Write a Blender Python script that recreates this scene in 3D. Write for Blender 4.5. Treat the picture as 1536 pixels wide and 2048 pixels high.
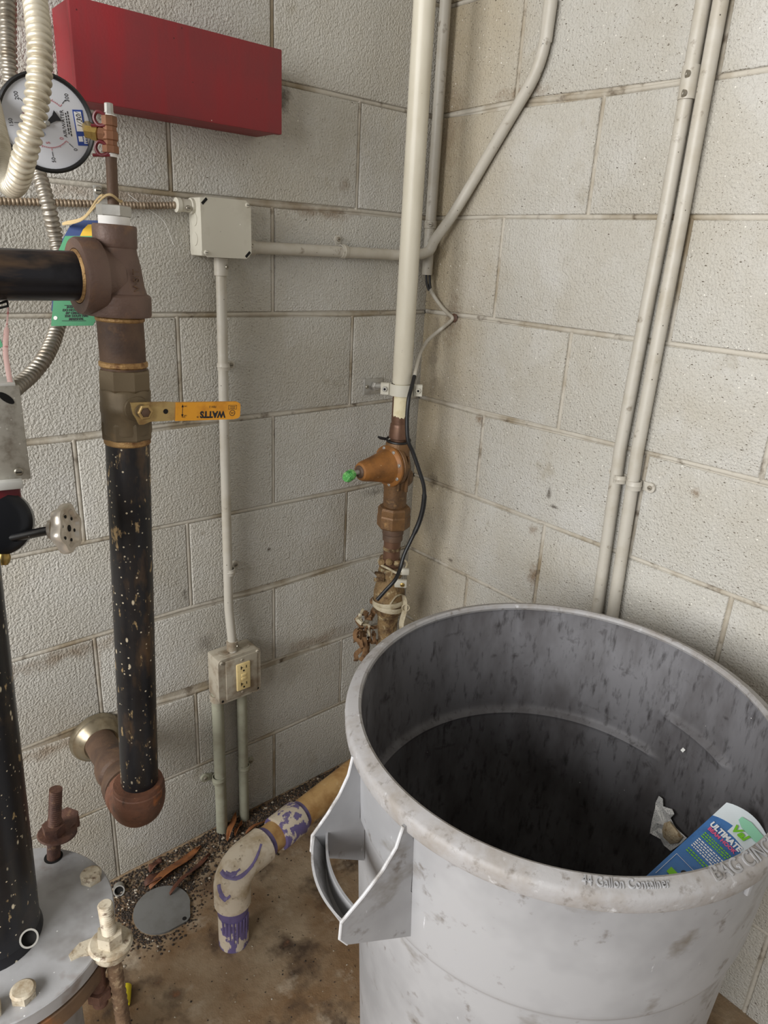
import bpy, bmesh, math, random
from mathutils import Vector, Matrix
random.seed(7)
for o in list(bpy.data.objects):
    bpy.data.objects.remove(o)
S = bpy.context.scene
COL = S.collection
V = Vector
PI = math.pi

# ------------------------------------------------------------------ camera
FPX = 1403.74                       # focal length in pixels of the 1536x2048 frame
CR = V((0.76484317, -0.64219628, 0.05097913))
CD = V((-0.18423312, -0.29387258, -0.93792167))
CF = V((0.61731117, 0.70797094, -0.34308026))
CC = V((-1.19071, -1.25733, 1.33892))
cam = bpy.data.cameras.new('camera')
cam.sensor_fit = 'HORIZONTAL'
cam.sensor_width = 36.0
cam.lens = FPX / 1536 * 36.0
cam.clip_start = 0.02
camo = bpy.data.objects.new('camera', cam)
COL.objects.link(camo)
camo.matrix_world = Matrix(((CR.x, -CD.x, -CF.x, CC.x), (CR.y, -CD.y, -CF.y, CC.y), (CR.z, -CD.z, -CF.z, CC.z), (0, 0, 0, 1)))
S.camera = camo

# ------------------------------------------------------------------ world, daylight, exposure
W = bpy.data.worlds.new('overcast_sky')
S.world = W
W.use_nodes = True
bg = W.node_tree.nodes['Background']
bg.inputs[0].default_value = (0.97, 0.985, 1.0, 1)
bg.inputs[1].default_value = 0.33
DOOR = bpy.data.lights.new('door_daylight', 'AREA')
DOOR.shape = 'RECTANGLE'
DOOR.size, DOOR.size_y = 1.3, 2.3
DOOR.energy = 118
DOOR.color = (1.0, 0.994, 0.98)
dl = bpy.data.objects.new('door_daylight', DOOR)
COL.objects.link(dl)
dl.location = (-3.2, -1.10, 1.75)          # the open doorway at the far end of the room, left of and behind the frame
dl.rotation_euler = V((0.97, 0.15, -0.15)).to_track_quat('-Z', 'Z').to_euler()
S.view_settings.view_transform = 'Standard'
S.view_settings.look = 'None'
S.view_settings.gamma = 1.0
S.view_settings.use_curve_mapping = False
S.view_settings.exposure = 0.18
S.cycles.max_bounces = 6
S.cycles.diffuse_bounces = 3
S.cycles.glossy_bounces = 3


# ------------------------------------------------------------------ pixel of the photograph -> point of the place
def ray(x, y):
    return CR * ((x - 768) / FPX) + CD * ((y - 1024) / FPX) + CF


def onplane(x, y, ax, val):
    v = ray(x, y)
    return CC + v * ((val - CC[ax]) / v[ax])


def LW(x, y, off=0.0):
    return onplane(x, y, 1, -off)


def RW(x, y, off=0.0):
    return onplane(x, y, 0, -off)


def FL(x, y, h=0.0):
    return onplane(x, y, 2, h)


def ZD(x, y, d):
    return CC + ray(x, y) * d


# ------------------------------------------------------------------ materials
def srgb(r, g, b):
    def f(c):
        c /= 255.0
        return c / 12.92 if c <= 0.04045 else ((c + 0.055) / 1.055) ** 2.4
    return (f(r), f(g), f(b), 1)


def mat(name, col, rough=0.6, metal=0.0, layers=(), bump=None, spec=0.5, coat=0, bump2=None, trans=0):
    """layers: ('n', colour, scale, lo, hi[, detail]) noise mix; ('s', colour, scale, radius, fraction) specks."""
    m = bpy.data.materials.new(name)
    m.use_nodes = True
    nt = m.node_tree
    N, L = nt.nodes, nt.links
    b = N['Principled BSDF']
    b.inputs['Roughness'].default_value = rough
    b.inputs['Metallic'].default_value = metal
    b.inputs['Specular IOR Level'].default_value = spec
    if coat:
        b.inputs['Coat Weight'].default_value = coat
        b.inputs['Coat Roughness'].default_value = 0.15
    geo = N.new('ShaderNodeNewGeometry')

    def vec(scale):
        if isinstance(scale, (tuple, list)):
            vm = N.new('ShaderNodeVectorMath')
            vm.operation = 'MULTIPLY'
            vm.inputs[1].default_value = scale
            L.new(geo.outputs['Position'], vm.inputs[0])
            return vm.outputs[0], 1.0
        return geo.outputs['Position'], scale
    cur = None
    for k, ly in enumerate(layers):
        v, sc = vec(ly[2]) if ly[0] in 'ns' else (None, None)
        if ly[0] == 'n':
            t = N.new('ShaderNodeTexNoise')
            t.inputs['Scale'].default_value = sc
            t.inputs['Detail'].default_value = ly[5] if len(ly) > 5 else 4
            t.inputs['Roughness'].default_value = 0.62
            L.new(v, t.inputs['Vector'])
            mr = N.new('ShaderNodeMapRange')
            mr.inputs[1].default_value = ly[3]
            mr.inputs[2].default_value = ly[4]
            L.new(t.outputs[0], mr.inputs[0])
            fac = mr.outputs[0]
        elif ly[0] == 'b':       # one stain: (colour, centre, radius, (sx, sy, sz), strength)
            sb = N.new('ShaderNodeVectorMath')
            sb.operation = 'SUBTRACT'
            L.new(geo.outputs['Position'], sb.inputs[0])
            sb.inputs[1].default_value = ly[3]
            ms = N.new('ShaderNodeVectorMath')
            ms.operation = 'MULTIPLY'
            ms.inputs[1].default_value = ly[5]
            L.new(sb.outputs[0], ms.inputs[0])
            le = N.new('ShaderNodeVectorMath')
            le.operation = 'LENGTH'
            L.new(ms.outputs[0], le.inputs[0])
            t = N.new('ShaderNodeTexNoise')
            t.inputs['Scale'].default_value = 1.1 / ly[4]
            t.inputs['Detail'].default_value = 3
            t.inputs['Roughness'].default_value = 0.75
            L.new(geo.outputs['Position'], t.inputs['Vector'])
            ma = N.new('ShaderNodeMath')
            ma.operation = 'MULTIPLY_ADD'
            L.new(t.outputs[0], ma.inputs[0])
            ma.inputs[1].default_value = ly[4] * 2.4
            L.new(le.outputs['Value'], ma.inputs[2])
            mr = N.new('ShaderNodeMapRange')
            mr.inputs[1].default_value = ly[4] * 2.2
            mr.inputs[2].default_value = ly[4] * 1.3
            mr.inputs[4].default_value = ly[6]
            L.new(ma.outputs[0], mr.inputs[0])
            fac = mr.outputs[0]
        elif ly[0] == 'z':       # a band along z, ragged by noise: stain with its own shape
            sx = N.new('ShaderNodeSeparateXYZ')
            L.new(geo.outputs['Position'], sx.inputs[0])
            t = N.new('ShaderNodeTexNoise')
            t.inputs['Scale'].default_value = ly[6]
            t.inputs['Detail'].default_value = 4
            L.new(geo.outputs['Position'], t.inputs['Vector'])
            ma = N.new('ShaderNodeMath')
            ma.operation = 'MULTIPLY_ADD'
            L.new(t.outputs[0], ma.inputs[0])
            ma.inputs[1].default_value = ly[5]
            L.new(sx.outputs[ly[2]], ma.inputs[2])
            mr = N.new('ShaderNodeMapRange')
            mr.inputs[1].default_value = ly[3] + ly[5] * 0.5
            mr.inputs[2].default_value = ly[4] + ly[5] * 0.5
            L.new(ma.outputs[0], mr.inputs[0])
            if len(ly) > 7:
                mm = N.new('ShaderNodeMath')
                mm.operation = 'MULTIPLY'
                mm.inputs[1].default_value = ly[7]
                L.new(mr.outputs[0], mm.inputs[0])
                fac = mm.outputs[0]
            else:
                fac = mr.outputs[0]
        else:
            t = N.new('ShaderNodeTexVoronoi')
            t.inputs['Scale'].default_value = sc
            L.new(v, t.inputs['Vector'])
            lt = N.new('ShaderNodeMapRange')
            lt.inputs[1].default_value = ly[3]
            lt.inputs[2].default_value = ly[3] * 0.6
            L.new(t.outputs['Distance'], lt.inputs[0])
            sp = N.new('ShaderNodeSeparateColor')
            L.new(t.outputs['Color'], sp.inputs[0])
            gt = N.new('ShaderNodeMath')
            gt.operation = 'LESS_THAN'
            gt.inputs[1].default_value = ly[4]
            L.new(sp.outputs[0], gt.inputs[0])
            mm = N.new('ShaderNodeMath')
            mm.operation = 'MULTIPLY'
            L.new(lt.outputs[0], mm.inputs[0])
            L.new(gt.outputs[0], mm.inputs[1])
            fac = mm.outputs[0]
        mx = N.new('ShaderNodeMix')
        mx.data_type = 'RGBA'
        L.new(fac, mx.inputs[0])
        if cur is None:
            mx.inputs[6].default_value = col
        else:
            L.new(cur, mx.inputs[6])
        mx.inputs[7].default_value = ly[1]
        cur = mx.outputs[2]
    if cur is None:
        b.inputs['Base Color'].default_value = col
    else:
        L.new(cur, b.inputs['Base Color'])
    last = None
    for bp in (bump, bump2):
        if bp:
            v, sc = vec(bp[0])
            t = N.new('ShaderNodeTexNoise')
            t.inputs['Scale'].default_value = sc
            t.inputs['Detail'].default_value = bp[3] if len(bp) > 3 else 3
            L.new(v, t.inputs['Vector'])
            bn = N.new('ShaderNodeBump')
            bn.inputs['Strength'].default_value = bp[1]
            bn.inputs['Distance'].default_value = bp[2]
            L.new(t.outputs[0], bn.inputs['Height'])
            if last is not None:
                L.new(last, bn.inputs['Normal'])
            last = bn.outputs[0]
    if last is not None:
        L.new(last, b.inputs['Normal'])
    return m


PAINT = srgb(187, 184, 176)
GRIT = srgb(96, 84, 68)
M = {}
BLK = [('n', srgb(177, 171, 158), 3.0, 0.42, 0.72), ('n', srgb(196, 194, 189), 5.0, 0.5, 0.75),
       ('n', srgb(150, 140, 120), 9.0, 0.64, 0.85), ('s', srgb(228, 224, 214), 55.0, 0.09, 0.08), ('s', srgb(228, 224, 214), 120.0, 0.13, 0.06),
       ('s', srgb(84, 76, 64), 75.0, 0.08, 0.07), ('s', srgb(112, 103, 90), (150, 150, 260), 0.22, 0.10), ('s', srgb(84, 74, 62), (38, 38, 90), 0.10, 0.08), ('n', srgb(112, 98, 76), (14, 14, 11), 0.70, 0.82)]
DK = srgb(70, 60, 48)
BRN = srgb(116, 92, 64)


def stain(p, r, col, sx=(1, 1, 1), st=0.75):
    return ('b', col, None, p, r, sx, st)


STR = [stain(RW(1098, 985), 0.016, DK, (1, 2.2, 0.9)), stain(RW(1108, 1014), 0.012, DK, (1, 0.9, 2.2)), stain(RW(1066, 1152), 0.020, BRN, (1, 1.2, 0.6)), stain(RW(1065, 1060), 0.014, BRN, (1, 0.7, 1.0), 0.5),
       stain(RW(866, 962), 0.022, DK, (1, 1, 1), 0.7), stain(RW(960, 838), 0.016, BRN), stain(RW(905, 640), 0.03, BRN, (1, 1, 0.5), 0.55), stain(RW(900, 1120), 0.012, DK, (1, 1, 2)), stain(RW(1040, 185), 0.03, BRN, (1, 0.4, 2), 0.6),
       stain(RW(905, 810), 0.018, DK, (1, 0.5, 3), 0.7), stain(RW(900, 250), 0.05, BRN, (1, 1, 0.5), 0.4), stain(RW(870, 700), 0.04, DK, (1, 2.2, 0.25), 0.45), stain(RW(1390, 985), 0.012, BRN, (1, 1, 1), 0.6)]
STL = [stain(LW(537, 1099), 0.007, DK, (1, 1, 1), 0.9), stain(LW(370, 1190), 0.012, DK, (2, 1, 0.7), 0.7), stain(LW(195, 1330), 0.014, BRN, (1.5, 1, 0.25), 0.7), stain(LW(130, 1310), 0.05, BRN, (0.4, 1, 2.2), 0.6), stain(LW(100, 1500), 0.05, BRN, (0.4, 1, 2.4), 0.6),
       stain(LW(640, 425), 0.04, BRN, (0.35, 1, 2.5), 0.6), stain(LW(690, 370), 0.02, BRN, (1, 1, 1), 0.4), stain(LW(566, 195), 0.02, DK, (1, 1, 0.7), 0.8), stain(LW(750, 985), 0.03, DK, (0.5, 1, 2), 0.5),
       stain(LW(640, 1280), 0.05, BRN, (0.4, 1, 2), 0.5), stain(LW(560, 1600), 0.05, srgb(186, 182, 166), (0.5, 1, 1.2), 0.6), stain(LW(410, 1290), 0.03, DK, (1, 1, 1), 0.45), stain(LW(250, 390), 0.06, BRN, (0.3, 1, 3), 0.6)]
M['block'] = mat('painted_block', PAINT, 0.62, 0, BLK + STL, bump=(250, 1.0, 0.0042, 3), bump2=(100, 0.35, 0.004, 2), spec=0.35)
M['blockr'] = mat('painted_block_corner_stained', PAINT, 0.62, 0,
                  BLK[:3] + [('z', srgb(158, 138, 98), 1, -0.26, -0.03, 0.16, 6.0, 0.62)] + BLK[3:] + STR, bump=(240, 1.0, 0.0040, 3), bump2=(100, 0.35, 0.004, 2), spec=0.35)
M['mortar'] = mat('painted_mortar', srgb(184, 178, 166), 0.7, 0,
                  [('n', srgb(140, 126, 102), 6.0, 0.46, 0.66), ('n', srgb(84, 70, 54), 26.0, 0.57, 0.73)] + STL[3:8] + STR[4:8], bump=(160, 0.5, 0.002))
M['floor'] = mat('stained_concrete', srgb(150, 132, 108), 0.82, 0,
                 [('n', srgb(118, 92, 64), 5.0, 0.40, 0.62), ('n', srgb(70, 54, 40), 8.5, 0.52, 0.66), ('n', srgb(170, 156, 136), 13.0, 0.58, 0.76),
                  ('n', srgb(58, 46, 36), 22.0, 0.64, 0.78), ('n', srgb(140, 96, 66), 17.0, 0.66, 0.8),
                  ('s', srgb(36, 30, 26), 95.0, 0.14, 0.10), ('s', srgb(190, 182, 170), 130.0, 0.13, 0.06)], bump=(70, 0.5, 0.004, 5), bump2=(300, 0.3, 0.002))
M['ceil'] = mat('ceiling_paint', srgb(176, 172, 164), 0.8)
M['red'] = mat('red_paint', srgb(134, 34, 40), 0.55, 0,
               [('n', srgb(116, 42, 46), 6.0, 0.4, 0.75), ('n', srgb(142, 26, 34), (30, 30, 4), 0.5, 0.8), ('s', srgb(235, 215, 205), 60.0, 0.06, 0.05),
                ('s', srgb(70, 16, 20), 70.0, 0.10, 0.08)], bump=(300, 0.15, 0.001))
M['grayp'] = mat('grey_painted_conduit', srgb(184, 179, 168), 0.45, 0,
                 [('n', srgb(170, 162, 146), 18.0, 0.45, 0.75), ('s', srgb(60, 50, 42), 120.0, 0.16, 0.12), ('n', srgb(110, 96, 78), 45.0, 0.62, 0.78)])
M['grayp2'] = mat('greenish_painted_conduit', srgb(160, 160, 142), 0.5, 0,
                  [('n', srgb(136, 132, 114), 18.0, 0.45, 0.75), ('s', srgb(60, 50, 42), 120.0, 0.13, 0.10), ('n', srgb(100, 88, 70), 50.0, 0.66, 0.8)])
M['boxp'] = mat('grey_painted_steel_box', srgb(200, 196, 182), 0.5, 0, [('n', srgb(178, 172, 156), 14.0, 0.5, 0.75), ('s', srgb(90, 80, 66), 90.0, 0.1, 0.08), ('s', srgb(240, 238, 230), 60, .08, .07)])
M['boxd'] = mat('dusty_grey_painted_steel_box', srgb(172, 164, 148), 0.6, 0, [('n', srgb(128, 112, 92), 26.0, 0.46, 0.68), ('s', srgb(70, 58, 46), 90.0, 0.12, 0.12)])
M['pvcp'] = mat('beige_painted_pipe', srgb(206, 200, 183), 0.38, 0, [('n', srgb(190, 182, 162), (12, 12, 5), 0.45, 0.75), ('s', srgb(110, 92, 70), 150.0, 0.10, 0.06)])
M['blackpipe'] = mat('black_pipe_flecked', srgb(44, 43, 45), 0.38, 0.3,
                     [('n', srgb(104, 82, 60), (26, 26, 9), 0.52, 0.72), ('n', srgb(24, 24, 28), 9.0, 0.50, 0.7), ('n', srgb(186, 160, 118), (70, 70, 30), 0.60, 0.66, 8),
                      ('s', srgb(232, 220, 194), 150.0, 0.26, 0.20), ('s', srgb(228, 214, 186), (90, 90, 45), 0.22, 0.14), ('s', srgb(206, 186, 150), (40, 40, 16), 0.20, 0.16)], bump=(120, 0.2, 0.001))
M['mainpipe'] = mat('black_main_pipe_flecked', srgb(34, 34, 38), 0.30, 0.3,
                    [('n', srgb(70, 58, 48), 12.0, 0.55, 0.74), ('n', srgb(22, 22, 26), 9.0, 0.48, 0.7), ('n', srgb(190, 164, 120), (80, 80, 40), 0.63, 0.67, 8),
                     ('s', srgb(232, 222, 196), (120, 120, 60), 0.28, 0.20), ('s', srgb(226, 214, 188), 190, 0.25, 0.14)])
M['cleanpipe'] = mat('dark_steel_pipe', srgb(52, 52, 58), 0.32, 0.5, [('n', srgb(112, 92, 76), (8, 30, 30), 0.52, 0.72), ('n', srgb(30, 30, 36), 16, 0.5, 0.7)])
M['castiron'] = mat('brown_cast_iron', srgb(108, 86, 76), 0.52, 0.15,
                    [('n', srgb(88, 70, 62), 14.0, 0.45, 0.7), ('n', srgb(130, 98, 74), 25.0, 0.56, 0.75), ('n', srgb(176, 104, 82), 60.0, 0.70, 0.8)], bump=(280, 0.35, 0.0015))
M['rust'] = mat('rusty_iron', srgb(118, 80, 62), 0.62, 0.15,
                [('n', srgb(88, 64, 52), 16.0, 0.42, 0.65), ('n', srgb(166, 100, 52), 22.0, 0.62, 0.78), ('n', srgb(70, 54, 46), 60.0, 0.58, 0.72), ('s', srgb(200, 180, 150), 150, 0.12, 0.08)], bump=(200, 0.4, 0.002))
M['rustd'] = mat('dark_rusty_coupling', srgb(96, 74, 58), 0.62, 0.15, [('n', srgb(70, 54, 46), 18.0, 0.45, 0.7), ('n', srgb(128, 96, 66), 30.0, 0.6, 0.8)], bump=(240, 0.35, 0.0015))
M['valvebr'] = mat('tarnished_bronze_valve', srgb(110, 96, 74), 0.5, 0.35, [('n', srgb(88, 76, 58), 16.0, 0.45, 0.7), ('n', srgb(150, 122, 84), 12.0, 0.62, 0.85), ('s', srgb(222, 210, 186), 110.0, 0.10, 0.05)], bump=(300, 0.2, 0.001))
M['thread'] = mat('brass_thread_sealant', srgb(178, 142, 92), 0.5, 0.4, [('n', srgb(120, 84, 50), 60.0, 0.45, 0.65)], bump=(400, 0.5, 0.002))
M['orange'] = mat('orange_lever_grip', srgb(214, 148, 36), 0.45, 0, [('n', srgb(180, 116, 28), 30.0, 0.5, 0.75), ('s', srgb(110, 70, 26), 90, 0.12, 0.12)])
M['zinc'] = mat('yellow_zinc_lever', srgb(186, 160, 108), 0.42, 0.6, [('n', srgb(140, 108, 70), 35.0, 0.45, 0.7)])
M['brass'] = mat('brass', srgb(188, 160, 96), 0.35, 0.8, [('n', srgb(150, 118, 66), 40.0, 0.5, 0.7)])
M['copperbr'] = mat('brown_bronze_cock', srgb(134, 92, 66), 0.5, 0.35, [('n', srgb(104, 72, 50), 40.0, 0.45, 0.7)])
M['bonnet'] = mat('ochre_bonnet', srgb(150, 100, 50), 0.5, 0.15, [('n', srgb(112, 74, 38), 22.0, 0.46, 0.68), ('n', srgb(190, 130, 62), 40.0, 0.6, 0.8), ('s', srgb(222, 200, 160), 140, 0.12, 0.06)], bump=(300, 0.25, 0.001))
M['prv'] = mat('bronze_regulator_body', srgb(122, 90, 58), 0.5, 0.3, [('n', srgb(84, 64, 46), 20.0, 0.42, 0.66), ('n', srgb(170, 132, 86), 40.0, 0.60, 0.78), ('s', srgb(224, 206, 170), 120, 0.14, 0.08)], bump=(260, 0.35, 0.0015))
M['copper'] = mat('tarnished_copper', srgb(114, 85, 67), 0.42, 0.45, [('n', srgb(92, 66, 52), 26.0, 0.45, 0.7), ('n', srgb(176, 148, 120), 70.0, 0.66, 0.78)])
M['peel'] = mat('peeling_cream_paint', srgb(222, 212, 180), 0.6, 0, [('n', srgb(206, 192, 150), 30, 0.5, 0.7)])
M['crud'] = mat('crusted_bronze', srgb(128, 104, 70), 0.75, 0.1, [('n', srgb(186, 170, 132), 55.0, 0.54, 0.68), ('n', srgb(80, 58, 36), 36.0, 0.48, 0.64), ('n', srgb(150, 170, 146), 44.0, 0.64, 0.74)], bump=(160, 0.7, 0.005))
M['tape'] = mat('grey_sealing_tape', srgb(182, 172, 148), 0.6, 0, [('n', srgb(146, 132, 104), 60.0, 0.45, 0.7)])
M['fibre'] = mat('brown_fibre', srgb(118, 88, 58), 0.9, 0, [('n', srgb(76, 54, 34), 60.0, 0.45, 0.7)])
M['greencap'] = mat('green_foil_cap', srgb(92, 176, 92), 0.4, 0.1, [('n', srgb(150, 214, 130), 120.0, 0.5, 0.62), ('n', srgb(48, 128, 62), 90.0, 0.55, 0.7)], bump=(260, 0.8, 0.006))
M['steel'] = mat('galvanised_steel', srgb(182, 180, 174), 0.42, 0.55, [('n', srgb(146, 140, 132), 26.0, 0.45, 0.7)])
M['galv'] = mat('speckled_galvanised_cover', srgb(190, 186, 176), 0.5, 0.3, [('n', srgb(150, 142, 130), 60.0, 0.45, 0.7), ('s', srgb(224, 222, 214), 160, 0.2, 0.2)])
M['tarn'] = mat('tarnished_escutcheon', srgb(146, 136, 116), 0.32, 0.75, [('n', srgb(108, 96, 76), 30.0, 0.45, 0.7)])
M['screw'] = mat('zinc_screw', srgb(160, 154, 142), 0.35, 0.75)
M['screwp'] = mat('dulled_screw', srgb(140, 132, 118), 0.5, 0.3)
M['flex'] = mat('flexible_steel_conduit', srgb(160, 153, 142), 0.42, 0.7, [('n', srgb(128, 116, 100), 40, 0.5, 0.7)])
M['flexw'] = mat('cream_flexible_conduit', srgb(198, 190, 172), 0.42, 0.45, [('n', srgb(166, 154, 130), 40, 0.5, 0.72)])
M['armor'] = mat('dusty_armored_cable', srgb(150, 134, 114), 0.5, 0.45, [('n', srgb(108, 92, 74), 90, 0.48, 0.66)])
M['castal'] = mat('cast_aluminium', srgb(214, 206, 194), 0.32, 0.45, [('n', srgb(178, 164, 144), 40, 0.48, 0.7)])
M['flangep'] = mat('grey_flange_paint', srgb(170, 170, 172), 0.5, 0.15, [('n', srgb(130, 127, 124), 9, 0.46, 0.66), ('n', srgb(112, 88, 70), 12, 0.60, 0.78), ('s', srgb(228, 228, 228), 90, 0.12, 0.12)], bump=(120, 0.2, 0.001))
M['boltp'] = mat('whitewashed_bolt', srgb(196, 186, 166), 0.6, 0.1, [('n', srgb(150, 132, 106), 45, 0.44, 0.66), ('n', srgb(96, 76, 58), 70, 0.56, 0.70)], bump=(260, 0.3, 0.001))
M['boltr'] = mat('rusty_bolt', srgb(104, 74, 62), 0.65, 0.15, [('n', srgb(70, 50, 46), 40, 0.45, 0.7), ('n', srgb(146, 112, 86), 70, 0.6, 0.75)], bump=(220, 0.5, 0.002))
M['rodm'] = mat('scaly_brown_rod', srgb(122, 98, 76), 0.7, 0.1, [('n', srgb(84, 64, 50), 40, 0.45, 0.66), ('n', srgb(180, 158, 128), 55, 0.58, 0.72)], bump=(150, 0.6, 0.003))
M['black'] = mat('black_rubber', srgb(20, 20, 22), 0.45)
M['blackv'] = mat('black_valve_enamel', srgb(26, 27, 31), 0.3, 0, [('s', srgb(190, 190, 190), 150, 0.12, 0.05)])
M['hole'] = mat('dark_void', srgb(12, 10, 9), 0.9)
M['ivory'] = mat('ivory_receptacle', srgb(228, 206, 150), 0.4, 0, [('n', srgb(206, 178, 116), 60, 0.55, 0.75)])
M['white'] = mat('white_plastic', srgb(232, 232, 228), 0.5)
M['ptfe'] = mat('white_thread_tape', srgb(238, 236, 232), 0.6, 0, (), bump=((20, 20, 900), 0.4, 0.001))
M['dial'] = mat('dial_white', srgb(216, 218, 224), 0.25, 0, (), coat=0.4)
M['printk'] = mat('print_black', srgb(30, 30, 34), 0.6)
M['printr'] = mat('print_red', srgb(196, 96, 104), 0.6)
M['printb'] = mat('print_blue', srgb(48, 76, 158), 0.5)
M['printlb'] = mat('print_light_blue', srgb(96, 150, 214), 0.5)
M['printw'] = mat('print_white', srgb(240, 242, 246), 0.5)
M['printg'] = mat('print_green', srgb(122, 200, 40), 0.5)
M['printp'] = mat('print_pink', srgb(226, 96, 140), 0.5)
M['printy'] = mat('print_yellow', srgb(222, 224, 60), 0.5)
M['redhandle'] = mat('dark_red_enamel', srgb(104, 26, 34), 0.4)
M['tagg'] = mat('green_card_tag', srgb(66, 142, 98), 0.6)
M['tagb'] = mat('navy_card_tag', srgb(14, 48, 104), 0.55)
M['tagy'] = mat('yellow_card_tag', srgb(214, 172, 40), 0.6)
M['band'] = mat('tan_rubber_band', srgb(190, 166, 122), 0.6)
M['can'] = mat('grey_can_plastic', srgb(156, 156, 158), 0.5, 0,
               [('n', srgb(138, 138, 140), 6.0, 0.43, 0.66), ('n', srgb(112, 107, 101), (16, 16, 22), 0.585, 0.76), ('n', srgb(92, 84, 76), 30.0, 0.63, 0.76),
                ('n', srgb(214, 215, 219), (70, 70, 16), 0.70, 0.76)], bump=(90, 0.12, 0.001))
M['canrim'] = mat('grimy_can_rim', srgb(152, 150, 150), 0.58, 0,
                  [('n', srgb(136, 130, 124), 24.0, 0.44, 0.70), ('n', srgb(104, 97, 90), 70.0, 0.56, 0.74), ('n', srgb(198, 198, 200), 46.0, 0.62, 0.74)], bump=(180, 0.35, 0.001))
M['canin'] = mat('grimy_shaded_can_inside', srgb(108, 107, 110), 0.6, 0,  # can plastic with grime, base darkened to paint in the shade inside
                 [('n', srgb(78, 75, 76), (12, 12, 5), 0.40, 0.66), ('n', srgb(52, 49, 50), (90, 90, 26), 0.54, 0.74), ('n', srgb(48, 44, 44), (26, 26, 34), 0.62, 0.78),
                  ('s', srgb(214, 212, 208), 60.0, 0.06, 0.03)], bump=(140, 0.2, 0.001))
M['canedge'] = mat('worn_white_plastic_edge', srgb(186, 186, 188), 0.6, 0, [('n', srgb(134, 130, 126), 40, 0.50, 0.7)])
M['pvc'] = mat('white_pvc_dirty', srgb(218, 206, 186), 0.45, 0, [('n', srgb(176, 156, 124), 22.0, 0.48, 0.7), ('n', srgb(120, 102, 78), 80.0, 0.62, 0.74)])
M['pvct'] = mat('tan_stained_pvc', srgb(192, 156, 104), 0.55, 0, [('n', srgb(158, 118, 70), 22.0, 0.45, 0.68), ('n', srgb(206, 182, 142), 34, 0.6, 0.75)])
M['pvcpur'] = mat('pvc_with_purple_primer', srgb(214, 202, 182), 0.42, 0,
                  [('n', srgb(112, 101, 146), (36, 36, 22), 0.485, 0.51), ('n', srgb(150, 132, 106), 70, 0.64, 0.76)])
M['purple'] = mat('purple_primer', srgb(112, 101, 146), 0.35, 0, [('n', srgb(94, 84, 120), 40, 0.5, 0.7)])
M['cover'] = mat('grey_cover_plate', srgb(112, 112, 110), 0.65, 0, [('n', srgb(98, 96, 92), 20, 0.45, 0.7), ('s', srgb(30, 28, 26), 60, 0.1, 0.08)])
M['grav1'] = mat('dark_grit', srgb(52, 44, 38), 0.9)
M['grav2'] = mat('brown_grit', srgb(96, 76, 58), 0.9)
M['grav3'] = mat('pale_grit', srgb(176, 166, 150), 0.9)
M['leaf'] = mat('dead_leaf_brown', srgb(96, 58, 40), 0.7, 0, [('n', srgb(60, 38, 32), 40, 0.45, 0.7)])
M['leafo'] = mat('dead_leaf_orange', srgb(140, 88, 48), 0.7, 0, [('n', srgb(88, 54, 34), 40, 0.45, 0.7)])
M['yellow'] = mat('yellow_plastic', srgb(218, 200, 40), 0.4)
M['bagb'] = mat('blue_pouch_film', srgb(66, 120, 184), 0.32, 0, [('n', srgb(48, 96, 156), 30, 0.5, 0.7)])
M['bagw'] = mat('white_pouch_film', srgb(222, 232, 238), 0.28, 0, (), bump=(30, 0.3, 0.004))
M['paper'] = mat('printed_paper', srgb(240, 240, 238), 0.8, 0, [('n', srgb(96, 96, 100), (120, 500, 700), 0.585, 0.62)], bump=(90, 0.4, 0.003))
M['crumb'] = mat('crumbly_bread', srgb(222, 204, 172), 0.9, 0, [('n', srgb(176, 142, 98), 120, 0.52, 0.68), ('s', srgb(70, 52, 40), 260, 0.2, 0.2)], bump=(260, 0.6, 0.003))
M['redtape'] = mat('printed_pink_strip', srgb(196, 160, 152), 0.6, 0, [('n', srgb(150, 70, 70), (40, 40, 220), 0.58, 0.64)])
M['bodyp'] = mat('rust_streaked_flange_edge', srgb(120, 96, 74), 0.6, 0.2, [('n', srgb(78, 62, 52), 14, 0.45, 0.7), ('n', srgb(176, 112, 62), (20, 20, 8), 0.58, 0.74)], bump=(160, 0.3, 0.001))


# ------------------------------------------------------------------ mesh helpers
def frame(d):
    d = V(d).normalized()
    a = V((0, 0, 1)) if abs(d.z) < 0.9 else V((1, 0, 0))
    u = d.cross(a).normalized()
    return u, d.cross(u).normalized(), d


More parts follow.
